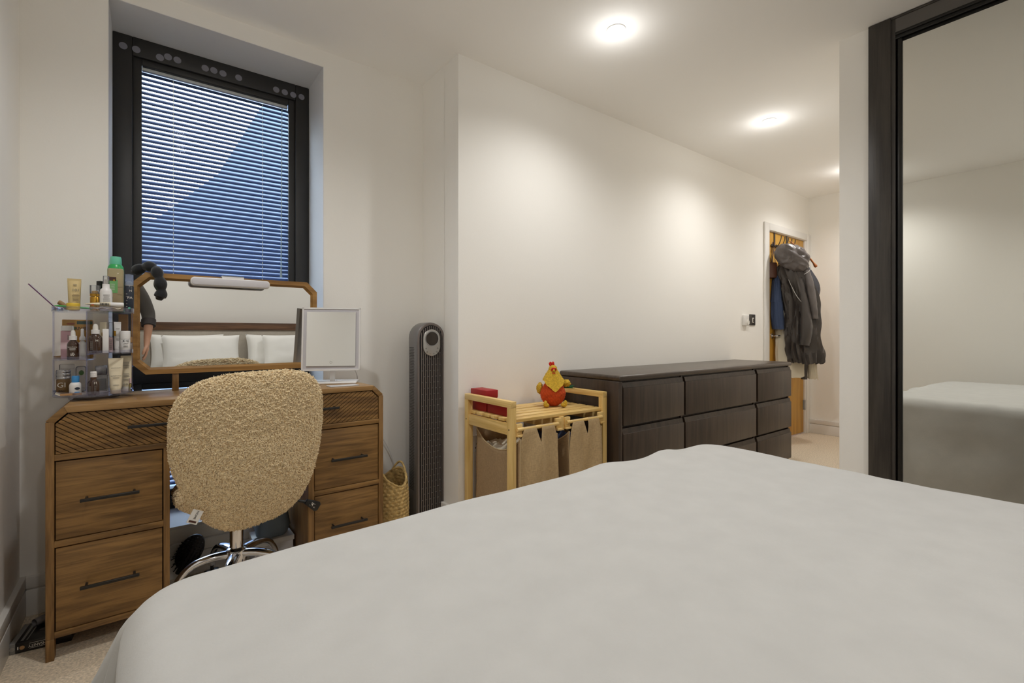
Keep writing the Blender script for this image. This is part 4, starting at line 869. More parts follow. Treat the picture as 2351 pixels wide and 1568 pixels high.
FX, FY0, FY1, FW, FZ1 = 1.160, 2.200, 2.305, 0.0785, 1.078
fan = thing('tower_fan', 'tall dark grey tower fan with rounded top standing in the alcove corner', 'fan', (FX, 2.25, 0))
def arch(w, z0, z1, n=16, low=0.0):
    out = [(FX-w+low, z0), (FX+w-low, z0)]
    if low: out += [(FX+w, z0+low)]
    for k in range(n+1): a = PI*k/n; out.append((FX+w*math.cos(a), z1-w+w*math.sin(a)))
    if low: out += [(FX-w, z0+low)]
    return out
obj('housing', MB().prism(arch(FW, 0.03, FZ1), FY0+0.006, FY1), M['fan'], fan, bevel=0.007, seg=3)
obj('base', MB().lathe([(0, 0), (0.13, 0), (0.13, 0.010), (0.10, 0.03), (0, 0.034)], (FX, 2.255, 0), 40, sy=0.85), M['silver'], fan, smooth=True)
def ringstrip(o_, i_, y0, y1):
    mb = MB(); n = len(o_); vs = [(x, y0, z) for x, z in o_]+[(x, y0, z) for x, z in i_]+[(x, y1, z) for x, z in o_]+[(x, y1, z) for x, z in i_]
    fs = []
    for k in range(n):
        j = (k+1) % n; fs += [(k, j, n+j, n+k), (2*n+k, 3*n+k, 3*n+j, 2*n+j), (k, 2*n+k, 2*n+j, j), (n+k, n+j, 3*n+j, 3*n+k)]
    return mb.add(vs, fs)
obj('bezel', ringstrip(arch(FW-0.002, 0.032, FZ1-0.002), arch(0.0655, 0.050, FZ1-0.015), FY0, FY0+0.008), M['fan_dark'], fan, bevel=0.002)
obj('inner_ring', ringstrip(arch(0.0655, 0.046, FZ1-0.015), arch(0.062, 0.050, FZ1-0.0185), FY0+0.001, FY0+0.008), M['black'], fan)
obj('air_cavity', MB().prism(arch(0.064, 0.048, FZ1-0.016), FY0+0.0045, FY0+0.0065), M['fan_black'], fan)
mb = MB(); pb = 0.0112
for k in range(11):
    x = FX-0.056+k*pb; w_ = 0.0019; zt = FZ1-0.0655-0.015+math.sqrt(max(0, 0.0625**2-(x-FX)**2))
    mb.box(x-w_, x+w_, FY0-0.001, FY0+0.005, 0.052, zt)
obj('grille_bars', mb, M['fan_dark'], fan, kind='stuff')
mb = MB()
for k in range(10):
    z = 0.08+(0.0 if k % 2 else 0.030)
    while z < 0.93:
        x = FX-0.056+(k+0.5)*pb; mb.box(x-pb*0.5, x+pb*0.5, FY0+0.000, FY0+0.0035, z-0.0012, z+0.0012); z += 0.060
obj('grille_ties', mb, M['fan'], fan, kind='stuff')
def stad(w, z0, z1, n=14):
    out = []
    for k in range(n+1): a = PI*k/n; out.append((FX+w*math.cos(a), z1-w+w*math.sin(a)))
    for k in range(n+1): a = PI+PI*k/n; out.append((FX+w*math.cos(a), z0+w+w*math.sin(a)))
    return out
cp = obj('control_panel', MB().prism(stad(0.0485, 0.905, 1.043), FY0-0.007, FY0+0.002), M['silver'], fan, bevel=0.003)
TF = Matrix.Translation((FX, FY0-0.007, 0.994)) @ Matrix.Rotation(PI/2, 4, 'X')
obj('display_ring', MB().lathe([(0.035, 0), (0.039, 0), (0.039, 0.0025), (0.035, 0.0025)], n=36, T=TF), M['tin'], cp)
obj('display', MB().lathe([(0, 0), (0.0355, 0), (0.0355, 0.0012), (0, 0.0016)], n=36, T=TF), M['screen'], cp, smooth=True)
mk = MB()
for x, z in ((-0.033, 0.944), (-0.028, 0.926), (-0.011, 0.917), (0.011, 0.917), (0.028, 0.926), (0.033, 0.944)):
    if x in (-0.011, 0.011): mk.box(FX+x-0.003, FX+x+0.003, FY0-0.0074, FY0-0.007, z-0.0006, z+0.0006)
    else: mk.lathe([(0.0022, 0), (0.0034, 0), (0.0034, 0.0004), (0.0022, 0.0004)], n=12, T=Matrix.Translation((FX+x, FY0-0.007, z)) @ Matrix.Rotation(PI/2, 4, 'X'))
mk.box(FX+0.0104, FX+0.0116, FY0-0.0074, FY0-0.007, 0.914, 0.920)
obj('button_symbols', mk, M['ink'], cp)
mb = MB()
for j in range(92):
    for k in range(6):
        y = FY0+0.040+k*0.0085+(0.004 if j % 2 else 0); z = 0.22+j*0.0080
        mb.box(FX-FW-0.0006, FX-FW+0.001, y-0.0022, y+0.0022, z-0.0024, z+0.0024)
obj('side_vents', mb, M['fan_black'], fan, kind='stuff')
# sliver of a dark red box behind the fan
t = tag(obj('dark_red_box', MB().box(1.195, 1.2135, 2.355, 2.42, 0, 0.165), mat('dark_red_card', (110, 30, 28), 0.5), bevel=0.002), 'narrow dark red box on the floor behind the tower fan', 'box')

# ------------------------------------------------------------------ bamboo laundry rack, bags, toy, boxes
RXa, RXb, RYa, RYb, RZt, LG = 1.255, 1.875, 1.648, 2.030, 0.722, 0.030
rk = thing('laundry_rack', 'bamboo laundry rack with slatted top shelf left of the black dresser', 'rack', ((RXa+RXb)/2, (RYa+RYb)/2, 0))
def rp(n, mb, m='bamboo', **k): return obj(n, mb, M[m], rk, bevel=0.0015, **k)
for x in (RXa, RXb-LG):
    for y in (RYa, RYb-LG): rp('leg', MB().box(x, x+LG, y, y+LG, 0, RZt-0.028), 'bamboo_v')
    rp('top_rail', MB().box(x, x+LG, RYa, RYb, RZt-0.028, RZt), 'bamboo_y')
    rp('shelf_bearer', MB().box(x+0.004, x+LG-0.004, RYa+LG, RYb-LG, 0.572, 0.622), 'bamboo_y')
    rp('low_stretcher', MB().box(x+0.004, x+LG-0.004, RYa+LG, RYb-LG, 0.10, 0.14), 'bamboo_y')
    dm = MB()
    for y in (RYa+0.015, RYb-0.015): dm.lathe([(0, 0), (0.0035, 0), (0.0035, 0.0008), (0, 0.0008)], n=10, T=Matrix.Translation((x if x == RXa else x+LG, y, 0.598)) @ Matrix.Rotation(-PI/2 if x == RXa else PI/2, 4, 'Y'))
    obj('bolt', dm, M['black'], rk)
slw = 0.046; step = (RYb-RYa-0.02)/6
for k in range(6):
    y = RYa+0.012+k*step; rp('slat', MB().box(RXa+LG*0.55, RXb-LG*0.55, y, y+slw, 0.626, 0.641))
rp('mid_bearer', MB().box(1.552, 1.578, RYa+0.004, RYb-0.01, 0.560, 0.626), 'bamboo_y')
for x0 in (RXa+LG, 1.520, 1.578, RXb-LG-0.032):
    rp('rod_bracket', MB().box(x0, x0+0.032, RYa-0.014, RYa+0.030, 0.566, 0.576)); rp('rod_bracket', MB().box(x0, x0+0.032, RYa-0.004, RYa+0.012, 0.576, 0.622))
BAGS = [(1.292, 1.520, 'linen laundry bag on the left half of the bamboo rack'), (1.592, 1.822, 'linen laundry bag on the right half of the bamboo rack')]
for bi, (x0, x1, lab) in enumerate(BAGS):
    rods = []
    for y in (RYa-0.006, RYb-0.040): rods.append(y); obj('hanging_rod', MB().tube([(x0-0.008, y, 0.598), (x1+0.008, y, 0.598)], 0.0085, 12), M['bamboo'], rk, smooth=True)
    bag = thing('laundry_bag', lab, 'laundry bag', ((x0+x1)/2, (RYa+RYb)/2, 0.05), group='linen bags of the laundry rack')
    N_ = 44; K_ = 40
    def panel(yr, sgn, seed):
        P = []
        for i in range(N_+1):
            u = i/N_; vv = abs(u-0.5); row = []
            cut = 0.078*max(0, 1-vv/0.085)**0.8 if vv < 0.085 else 0
            side = 0.055*max(0, (abs(u-0.5)-0.44)/0.06)
            zt = 0.6075-cut-side
            for j in range(K_+1):
                f = j/K_; z = zt+(0.06-zt)*f
                xx = x0+(x1-x0)*u; nar = 1-0.06*math.exp(-((0.60-z)/0.05)**2); xx = (x0+x1)/2+(xx-(x0+x1)/2)*nar*(0.93+0.10*min(1, (0.60-z)/0.5))
                wv = 0.010*math.sin(u*9+seed)*min(1, (0.6-z)*4)+0.014*math.exp(-((u-0.52)/0.10)**2)*math.exp(-((z-0.50)/0.09)**2)*-1+0.006*noise.noise(Vector((u*4, z*6, seed)))
                yy = yr+sgn*0.006+wv*min(1, max(0, (0.595-z)/0.03))
                rod_y = yr+0.004
                if z > 0.598: yy = rod_y-math.sqrt(max(0, 0.0102**2-(z-0.598)**2))
                row.append((xx, yy, z))
            P.append(row)
        return MB().grid(P)
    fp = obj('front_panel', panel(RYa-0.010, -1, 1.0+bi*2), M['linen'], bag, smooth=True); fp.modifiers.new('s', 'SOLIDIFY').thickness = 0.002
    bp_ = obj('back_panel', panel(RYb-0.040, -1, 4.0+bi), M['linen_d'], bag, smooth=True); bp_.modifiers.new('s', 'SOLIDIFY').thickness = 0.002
    for xs, sg in ((x0, -1), (x1, 1)):
        P = []
        for i in range(25):
            u = i/24; y = RYa-0.012+(RYb-0.044-RYa+0.012)*u; row = []
            zt = 0.555-0.075*math.sin(PI*u)**0.8
            for j in range(25):
                f = j/24; z = zt+(0.06-zt)*f; row.append((xs+sg*-0.004+0.008*sg*math.sin(PI*u)*f+0.006*noise.noise(Vector((u*5, z*7, 3+bi+sg))), y, z))
            P.append(row)
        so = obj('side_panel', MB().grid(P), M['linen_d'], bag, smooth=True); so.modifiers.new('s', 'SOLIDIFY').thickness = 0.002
        pm = MB().tube([P[0][j] for j in range(0, 25, 2)], 0.0026, 6); pm.tube([P[i][0] for i in range(25)], 0.0028, 6)
        obj('piped_seam', pm, M['piping'], bag, smooth=True)
    obj('bag_floor', MB().box(x0+0.004, x1-0.004, RYa+0.0, RYb-0.05, 0.056, 0.060), M['linen_d'], bag)
    ln = MB(); random.seed(3+bi)
    P = []
    for i in range(17):
        P.append([(x0+0.015+(x1-x0-0.03)*i/16, RYa+0.02+(RYb-RYa-0.08)*k/16, 0.475+0.035*noise.noise(Vector((i*0.35, k*0.35, bi*5.0)))+0.03*math.sin(PI*i/16)*math.sin(PI*k/16)) for k in range(17)])
    tag(obj('folded_laundry', ln.grid(P), M['cream'] if bi == 0 else M['blue'], smooth=True), 'crumpled white laundry showing in the left linen bag' if bi == 0 else 'dark laundry inside the right linen bag', 'laundry')
t = thing('red_gift_box', 'tall bright red card box at the back left of the bamboo rack', 'box', (1.33, 1.97, 0.641)); obj('box_body', MB().box(1.300, 1.368, 1.905, 2.040, 0.641, 0.720), M['red'], t, bevel=0.0015); obj('lid', MB().box(1.2985, 1.3695, 1.9035, 2.0415, 0.708, 0.744), M['red'], t, bevel=0.0015)
t = thing('flat_red_box', 'low red card box in front of the taller red box', 'box', (1.33, 1.81, 0.641)); obj('box_body', MB().box(1.300, 1.345, 1.730, 1.895, 0.641, 0.690), M['red'], t, bevel=0.0015); obj('lid', MB().box(1.2988, 1.3462, 1.7288, 1.8962, 0.684, 0.708), M['red'], t, bevel=0.0015)

hen = thing('plush_chicken', 'orange and yellow plush chicken toy sitting on the bamboo rack', 'toy', (1.685, 1.850, 0.641), math.radians(-30))
bm = bmesh.new(); bmesh.ops.create_icosphere(bm, subdivisions=5, radius=1.0)
for vv in bm.verts:
    p = vv.co; w_ = 0.064*(1-0.22*max(0, p.z)-0.04*p.z) ; c = Vector((p.x*w_, p.y*w_*0.85, 0.072+p.z*0.072)); a = math.atan2(p.y, p.x); k = c.z/0.0105
    kn = abs(math.sin(PI*k))*abs(math.sin(a*11+(math.floor(k) % 2)*PI/2))
    vv.co = c+Vector((p.x, p.y, p.z*0.4))*0.0048*kn
me = bpy.data.meshes.new('knitted_body'); bm.to_mesh(me); bm.free(); me.materials.append(M['orange']); me.polygons.foreach_set('use_smooth', [True]*len(me.polygons)); o = bpy.data.objects.new('knitted_body', me); COL.objects.link(o); o.parent = hen
def fuzzy(name, parts, m, sub=4, amp=0.004):
    bm = bmesh.new()
    for c, r in parts:
        q = bmesh.ops.create_icosphere(bm, subdivisions=sub, radius=1.0)
        for vv in q['verts']:
            p = vv.co.copy(); vv.co = Vector((c[0]+p.x*r[0], c[1]+p.y*r[1], c[2]+p.z*r[2]))+p*amp*noise.noise(Vector((p.x*r[0], p.y*r[1], p.z*r[2]))*160)
    me = bpy.data.meshes.new(name); bm.to_mesh(me); bm.free(); me.materials.append(m); me.polygons.foreach_set('use_smooth', [True]*len(me.polygons)); o = bpy.data.objects.new(name, me); COL.objects.link(o); o.parent = hen; return o
def bib(name):
    P = []
    for i in range(41):
        a = 2*PI*i/40; front = max(0, -math.sin(a)); row = []
        zlow = 0.136-0.052*front**4+0.004*math.sin(a*9)
        for j in range(22):
            f = j/21; z = 0.192+(zlow-0.192)*f; 
            rr = 0.021+0.034*f**0.8+0.015*max(0, front)*f*f+0.002*noise.noise(Vector((a*3, z*120, 0)))
            row.append((rr*math.cos(a), rr*0.88*math.sin(a), z))
        P.append(row)
    return obj(name, MB().grid(P), M['yellow'], hen, local=True, smooth=True)
bib('neck_plumage')
fuzzy('head', [((0, 0, 0.190), (0.0235, 0.0225, 0.026))], M['yellow'], 4, 0.003)
fuzzy('wing', [((0.070, 0.006, 0.118), (0.026, 0.018, 0.018))], M['yellow'], 4, 0.006)
fuzzy('wing', [((-0.066, 0.022, 0.092), (0.016, 0.020, 0.030))], M['yellow'], 4, 0.006)
for sx in (-1, 1): fuzzy('foot', [((sx*0.046, -0.052, 0.013), (0.015, 0.020, 0.012)), ((sx*0.052, -0.062, 0.022), (0.010, 0.009, 0.016))], M['yellow'], 3, 0.002)
mb = MB()
for k, (x, z, q) in enumerate(((-0.014, 0.216, -0.5), (-0.008, 0.222, -0.75), (0.002, 0.221, -0.2))): mb.ball((0, 0, 0), (0.006, 0.005, 0.013), 10, 8, T=Matrix.Translation((x, 0, z)) @ Matrix.Rotation(q, 4, 'Y'))
obj('comb', mb, M['redfelt'], hen, local=True, smooth=True)
mb = MB(); mb.ball((0, -0.019, 0.192), (0.015, 0.007, 0.011), 14, 8); obj('red_face', mb, M['redfelt'], hen, local=True, smooth=True)
obj('beak', MB().ball((-0.001, -0.028, 0.188), (0.0065, 0.008, 0.006), 12, 8), M['yellow'], hen, local=True, smooth=True)
mb = MB(); mb.ball((-0.005, -0.024, 0.172), (0.0045, 0.004, 0.007), 10, 8); mb.ball((0.004, -0.024, 0.172), (0.0045, 0.004, 0.007), 10, 8); obj('wattle', mb, M['redfelt'], hen, local=True, smooth=True)
for sx in (-1, 1): obj('eye', MB().ball((sx*0.009, -0.0255, 0.196), 0.0026, 10, 8), M['eye'], hen, local=True, smooth=True)
mb = MB(); random.seed(4)
for k in range(26):
    a = random.uniform(-0.5, 0.5); b = random.uniform(-0.15, 0.25); L_ = random.uniform(0.03, 0.05)
    mb.tube([(0.060, 0.030, 0.094), (0.072+0.5*L_*math.cos(a), 0.030+0.5*L_*math.sin(a), 0.094+0.25*L_*b), (0.078+L_*math.cos(a), 0.030+L_*math.sin(a), 0.094+L_*b)], [0.004, 0.003, 0.0006], 5)
obj('tail_feathers', mb, M['green'], hen, local=True, smooth=True)

# ------------------------------------------------------------------ black-brown chest of drawers
CX0, CX1, CY0, CY1, CZ = 1.900, 3.885, 1.585, 2.032, 0.806
dr = thing('chest_of_drawers', 'long low black brown chest of nine drawers against the far wall', 'chest of drawers', ((CX0+CX1)/2, (CY0+CY1)/2, 0))
def cpn(n, mb, m='chest', **k): return obj(n, mb, M[m], dr, **k)
cpn('top_panel', MB().box(CX0-0.002, CX1+0.002, CY0-0.004, CY1, 0.778, CZ), 'chest_top', bevel=0.010, seg=3)
cpn('side_panel', MB().box(CX0, CX0+0.028, CY0+0.002, CY1, 0, 0.778), bevel=0.008, seg=3); cpn('side_panel', MB().box(CX1-0.014, CX1, CY0+0.018, CY1, 0, 0.778), bevel=0.003)
cpn('carcass', MB().box(CX0+0.028, CX1-0.014, CY0+0.030, CY1-0.01, 0.05, 0.777), 'chest')
cpn('plinth', MB().box(CX0+0.028, CX1-0.014, CY0+0.032, CY0+0.05, 0, 0.06))
BAY = [(1.931, 2.468), (2.487, 3.335), (3.362, 3.888)]
for x0, x1 in BAY:
    for r_, (z0, z1) in enumerate(((0.548, 0.768), (0.315, 0.531), (0.078, 0.298))):
        lip = 0.026
        d = cpn('drawer_front', MB().box(x0, x1, CY0, CY0+0.020, z0, z1-lip), bevel=0.0015)
        gp = MB(); gp.prism([(CY0+0.004, z1-lip-0.001), (CY0+0.020, z1-lip-0.001), (CY0+0.020, z1), (CY0+0.013, z1)], x0+0.001, x1-0.001, 'X'); obj('finger_groove', gp, M['chest'], d)
for x in (2.4775, 3.3485): cpn('divider', MB().box(x-0.009, x+0.009, CY0+0.022, CY0+0.035, 0.06, 0.777), 'chest')

# ------------------------------------------------------------------ wardrobe with mirrored sliding door
wr = thing('mirrored_wardrobe', 'fitted wardrobe with dark upright and mirrored sliding door at the right', 'wardrobe', (2.95, -0.22, 0))
def wpn(n, mb, m, **k): return obj(n, mb, M[m], wr, **k)
WX = 2.615
wpn('side_upright', MB().box(WX-0.004, WX+0.10, 0.655, 0.738, 0, CEIL-0.002), 'wardrobe', bevel=0.002)
wpn('upright_lining', MB().box(WX+0.003, WX+0.10, 0.640, 0.656, 0, CEIL-0.002), 'wardrobe')
wpn('fascia', MB().box(WX+0.004, WX+0.03, -1.195, 0.652, 2.345, CEIL-0.012), 'fascia'); wpn('ceiling_trim', MB().box(WX-0.001, WX+0.03, -1.195, 0.655, CEIL-0.012, CEIL-0.002), 'wardrobe', bevel=0.001)
tk = MB(); tk.box(WX-0.002, WX+0.035, -1.195, 0.640, 2.334, 2.346); tk.box(WX+0.004, WX+0.035, -1.195, 0.640, 2.322, 2.335); tk.box(WX-0.001, WX+0.006, -1.195, 0.640, 2.316, 2.324)
wpn('top_track', tk, 'track', bevel=0.001); wpn('bottom_track', MB().box(WX, WX+0.04, -1.195, 0.640, 0.0, 0.02), 'track')
dg = wpn('sliding_door', MB().box(WX+0.016, WX+0.030, -0.60, 0.632, 0.022, 2.318), 'track')
obj('mirror_panel', MB().box(WX+0.013, WX+0.0165, -0.585, 0.618, 0.050, 2.302), M['wardrobe_mirror'], dg)
for y0, y1 in ((0.617, 0.633), (-0.60, -0.584)): obj('door_edge', MB().box(WX+0.004, WX+0.030, y0, y1, 0.022, 2.318), M['track'], dg, bevel=0.002)
d2 = wpn('sliding_door', MB().box(WX+0.046, WX+0.060, -1.19, -0.56, 0.022, 2.318), 'track'); obj('mirror_panel', MB().box(WX+0.043, WX+0.0465, -1.175, -0.575, 0.050, 2.302), M['wardrobe_mirror'], d2)
wpn('carcass', MB().box(WX+0.64, WX+0.66, -1.195, 0.735, 0, CEIL-0.002), 'wardrobe'); wpn('carcass', MB().box(WX+0.10, WX+0.66, 0.715, 0.738, 0, CEIL-0.002), 'wardrobe')

# ------------------------------------------------------------------ bed, bedspread, pillows
BX0, BX1, BY0, BY1, BZT = -0.030, 1.625, -1.06, 0.965, 0.640
bed = thing('bed', 'double bed with pale linen headboard topped by a walnut rail', 'bed', ((BX0+BX1)/2, 0, 0))
obj('mattress', MB().box(BX0+0.05, BX1-0.05, BY0+0.02, BY1-0.06, 0.30, 0.615), M['sheet'], bed, bevel=0.04, seg=3)
obj('bed_base', MB().box(BX0+0.06, BX1-0.06, BY0+0.02, BY1-0.07, 0.06, 0.30), M['headboard'], bed, bevel=0.01)
for x in (BX0+0.12, BX1-0.12):
    for y in (BY0+0.12, BY1-0.16): obj('leg', MB().box(x-0.025, x+0.025, y-0.025, y+0.025, 0, 0.06), M['walnut'], bed)
hdb = obj('headboard', MB().box(-0.06, 1.775, -1.15, -1.065, 0.05, 1.060), M['headboard'], bed, bevel=0.012)
obj('walnut_rail', MB().box(-0.075, 1.79, -1.165, -1.055, 1.056, 1.135), M['walnut'], hdb, bevel=0.004)
def bedspread():
    R = 0.052; RC = 0.045
    x0, x1, y1 = BX0+R, BX1-R, BY1-R; ys = -0.60
    path = []
    def seg_(a, b, n, nrm):
        for k in range(n): f = k/n; path.append((a[0]+(b[0]-a[0])*f, a[1]+(b[1]-a[1])*f, nrm[0], nrm[1], 0.0))
    seg_((x0, ys), (x0, y1-RC), 90, (-1, 0))
    for k in range(36): a = PI-PI/2*k/36; path.append((x0+RC+RC*math.cos(a), y1-RC+RC*math.sin(a), math.cos(a), math.sin(a), math.sin(PI*k/36)))
    seg_((x0+RC, y1), (x1-RC, y1), 110, (0, 1))
    for k in range(36): a = PI/2-PI/2*k/36; path.append((x1-RC+RC*math.cos(a), y1-RC+RC*math.sin(a), math.cos(a), math.sin(a), math.sin(PI*k/36)))
    seg_((x1, y1-RC), (x1, ys), 90, (1, 0)); path.append((x1, ys, 1, 0, 0))
    LD = 0.56; NL = 44; NT = 40; rows = []
    s_ = 0.0; prev = None
    for (px, py, nx, ny, cn) in path:
        if prev: s_ += math.hypot(px-prev[0], py-prev[1])+0.12*abs(cn)*0.1
        prev = (px, py); row = []
        qx = (x0+x1)/2; qy = min(py, 0.35)
        for k in range(NT, 0, -1):                       # flat top, from the middle outward
            f = (k/NT)**1.25; X = px+(qx-px)*f; Y = py+(qy-py)*f
            row.append((X, Y, 0.0, 0.0, 0.0, 0.0, 0.0))
        for k in range(NL+1):
            l = LD*k/NL
            if l < R*PI/2: a = l/R; off = R*math.sin(a); dz = R*(1-math.cos(a))
            else: off = R; dz = R+l-R*PI/2
            dd = max(0, dz-R*0.4)
            fl = 0.10*dd*cn+0.012*dd
            wav = (0.010+0.085*cn)*min(1, dd/0.30)*math.sin(s_*(17+26*cn*0.4)+1.2*math.sin(s_*5)+0.8)
            fl += 0.28*dd*cn
            off += max(-0.02, fl+wav*0.8)
            row.append((px+nx*off, py+ny*off, -dz, 0, 0, 0, 0))
        rows.append(row)
    P = []
    for row in rows:
        r2 = []
        for X, Y, dz, *_ in row:
            tx = noise.noise(Vector((X*1.6, Y*4.5, 2.0)))*0.006+noise.noise(Vector((X*6, Y*14, 5.0)))*0.0022+noise.noise(Vector((X*3-Y*2, Y*2, 8)))*0.004
            tx += 0.014*math.exp(-((X-1.33)/0.06)**2-((Y-0.98)/0.10)**2)+0.012*math.exp(-((X-1.05)/0.07)**2-((Y-0.98)/0.1)**2)
            sag = -0.010*((X-(BX0+BX1)/2)/0.8)**2
            w_ = 1.0 if dz > -0.1 else max(0.3, 1+(dz+0.1)*3)
            wx = (noise.noise(Vector((X*7+Y*5, dz*6, 1.0)))*0.006) if dz < -0.03 else 0
            r2.append((X+wx, Y+wx*0.5, max(0.012, BZT+dz+tx*w_+sag)))
        P.append(r2)
    return MB().grid(P)
o = tag(obj('bedspread', bedspread(), M['cover'], smooth=True), 'plain oatmeal bedspread smoothed over the bed and hanging to the floor', 'bedspread')
o.data.set_sharp_from_angle(angle=PI)
def pillow(x, w, h, y, lean, label, rz=0.0, z0=0.645, th=0.085):
    t = thing('pillow', label, 'pillow', (x, y, z0), rz, 'white pillows against the headboard')
    bm = bmesh.new(); bmesh.ops.create_grid(bm, x_segments=30, y_segments=22, size=1.0); vs = [v_.co.copy() for v_ in bm.verts]; bm.free()
    mb = MB(); T = Matrix.Rotation(lean, 4, 'X'); 
    for sgn in (1, -1):
        P = []
        for i in range(31):
            r_ = []
            for k in range(23):
                u, v_ = i/15-1, k/11-1
                pin = 1-0.07*(1-abs(u)**2)*(abs(v_)**3); pin2 = 1-0.06*(1-abs(v_)**2)*(abs(u)**3)
                thk = th*((1-u**4)*(1-v_**4))**0.55*sgn+0.006*noise.noise(Vector((u*3, v_*3, x*5)))
                r_.append(tuple(T @ Vector((u*w/2*pin2, thk, (v_*pin+1)*h/2))))
            P.append(r_)
        mb.grid(P)
    return obj('pillow_case', mb, M['sheet'], t, local=True, smooth=True)
pillow(0.42, 0.62, 0.38, -0.95, math.radians(14), 'white pillow leaning behind another at the far left of the headboard')
pillow(0.525, 0.66, 0.38, -0.80, math.radians(18), 'white pillow in front at the left half of the headboard')
pillow(1.24, 0.62, 0.38, -0.95, math.radians(14), 'white pillow leaning behind another on the right half of the headboard')
pillow(1.36, 0.60, 0.38, -0.80, math.radians(18), 'white pillow in front at the right half of the headboard')

# ------------------------------------------------------------------ photographer and camera, seen in the dressing table mirror
def skin_body(name, joints, edges, parent, m, root=0, sub=2):
    me = bpy.data.meshes.new(name); me.from_pydata([j[0] for j in joints], edges, []); me.materials.append(m)
    o = bpy.data.objects.new(name, me); COL.objects.link(o); o.parent = parent
    md = o.modifiers.new('skin', 'SKIN'); md.use_smooth_shade = True
    for i, j in enumerate(joints):
        r_ = j[1]; me.skin_vertices[0].data[i].radius = (r_, r_) if not hasattr(r_, '__len__') else r_; me.skin_vertices[0].data[i].use_root = (i == root)
    sb = o.modifiers.new('sub', 'SUBSURF'); sb.levels = sub; sb.render_levels = sub
    return o
PO = (-0.190, -0.34)
per = thing('person', 'person in dark grey sweater with pushed up sleeves standing behind the camera', 'person', (PO[0], PO[1], 0))
def J(x, y, z): return (x, y, z)
jt = [ (J(0, 0, 0.95), (0.135, 0.10)), (J(0, 0, 1.10), (0.125, 0.095)), (J(0, 0, 1.28), (0.145, 0.105)), (J(0, 0, 1.43), (0.12, 0.085)), (J(0, 0.005, 1.51), 0.054), (J(0, 0.012, 1.565), 0.052), (J(0, 0.022, 1.645), (0.080, 0.096)), (J(0, 0.015, 1.735), (0.088, 0.108)),
    (J(0.172, -0.01, 1.435), 0.052), (J(0.240, -0.03, 1.30), 0.046), (J(0.278, -0.04, 1.185), 0.040), (J(0.274, 0.01, 1.07), 0.034), (J(0.264, 0.045, 0.965), 0.025), (J(0.262, 0.055, 0.925), (0.020, 0.034)), (J(0.262, 0.062, 0.885), (0.018, 0.036)),
    (J(-0.110, -0.01, 1.435), 0.050), (J(-0.118, 0.06, 1.28), 0.044), (J(-0.112, 0.13, 1.17), 0.038), (J(-0.04, 0.19, 1.10), 0.032), (J(0.04, 0.215, 1.03), 0.025), (J(0.066, 0.222, 1.005), (0.020, 0.033)),
    (J(0.085, 0, 0.88), 0.092), (J(0.076, 0.015, 0.50), 0.060), (J(0.074, -0.01, 0.10), 0.042), (J(0.078, 0.08, 0.045), 0.040), (J(0.082, 0.15, 0.03), 0.028),
    (J(-0.085, 0, 0.88), 0.092), (J(-0.076, 0.015, 0.50), 0.060), (J(-0.074, -0.01, 0.10), 0.042), (J(-0.078, 0.08, 0.045), 0.040), (J(-0.082, 0.15, 0.03), 0.028)]
ed = [(0,1),(1,2),(2,3),(3,4),(4,5),(5,6),(6,7),(3,8),(8,9),(9,10),(10,11),(11,12),(12,13),(13,14),(3,15),(15,16),(16,17),(17,18),(18,19),(19,20),(0,21),(21,22),(22,23),(23,24),(24,25),(0,26),(26,27),(27,28),(28,29),(29,30)]
# fingers: right hand hangs slightly curled, left hand closes on the tripod head
hx, hy, hz = 0.262, 0.062, 0.885
for k, (dy, L_) in enumerate(((0.030, 0.066), (0.011, 0.076), (-0.009, 0.072), (-0.028, 0.056))):
    b0 = len(jt); jt += [(J(hx-0.002, hy+dy, hz-0.012), 0.0100), (J(hx-0.006, hy+dy*1.05, hz-0.012-L_*0.45), 0.0088), (J(hx-0.016, hy+dy*1.05, hz-0.012-L_*0.8), 0.0080), (J(hx-0.028, hy+dy, hz-0.012-L_), 0.0070)]
    ed += [(14, b0), (b0, b0+1), (b0+1, b0+2), (b0+2, b0+3)]
b0 = len(jt); jt += [(J(hx-0.008, hy+0.036, hz+0.018), 0.0125), (J(hx-0.020, hy+0.056, hz-0.010), 0.0105), (J(hx-0.028, hy+0.062, hz-0.038), 0.0085)]; ed += [(13, b0), (b0, b0+1), (b0+1, b0+2)]
lx, ly, lz = 0.066, 0.222, 1.005
for k, (dz, L_) in enumerate(((0.026, 0.058), (0.009, 0.066), (-0.009, 0.062), (-0.025, 0.050))):
    b0 = len(jt); jt += [(J(lx+0.014, ly+0.004, lz+dz), 0.0095), (J(lx+0.030, ly+0.010, lz+dz), 0.0088), (J(lx+0.046, ly-0.002, lz+dz-0.004), 0.0080), (J(lx+0.048, ly-0.022, lz+dz-0.006), 0.0072)]
    ed += [(20, b0), (b0, b0+1), (b0+1, b0+2), (b0+2, b0+3)]
b0 = len(jt); jt += [(J(lx, ly-0.014, lz+0.030), 0.0115), (J(lx+0.020, ly-0.030, lz+0.036), 0.0100), (J(lx+0.040, ly-0.036, lz+0.030), 0.0085)]; ed += [(20, b0), (b0, b0+1), (b0+1, b0+2)]
bodyo = skin_body('body', jt, ed, per, M['skin'], 0, 2)
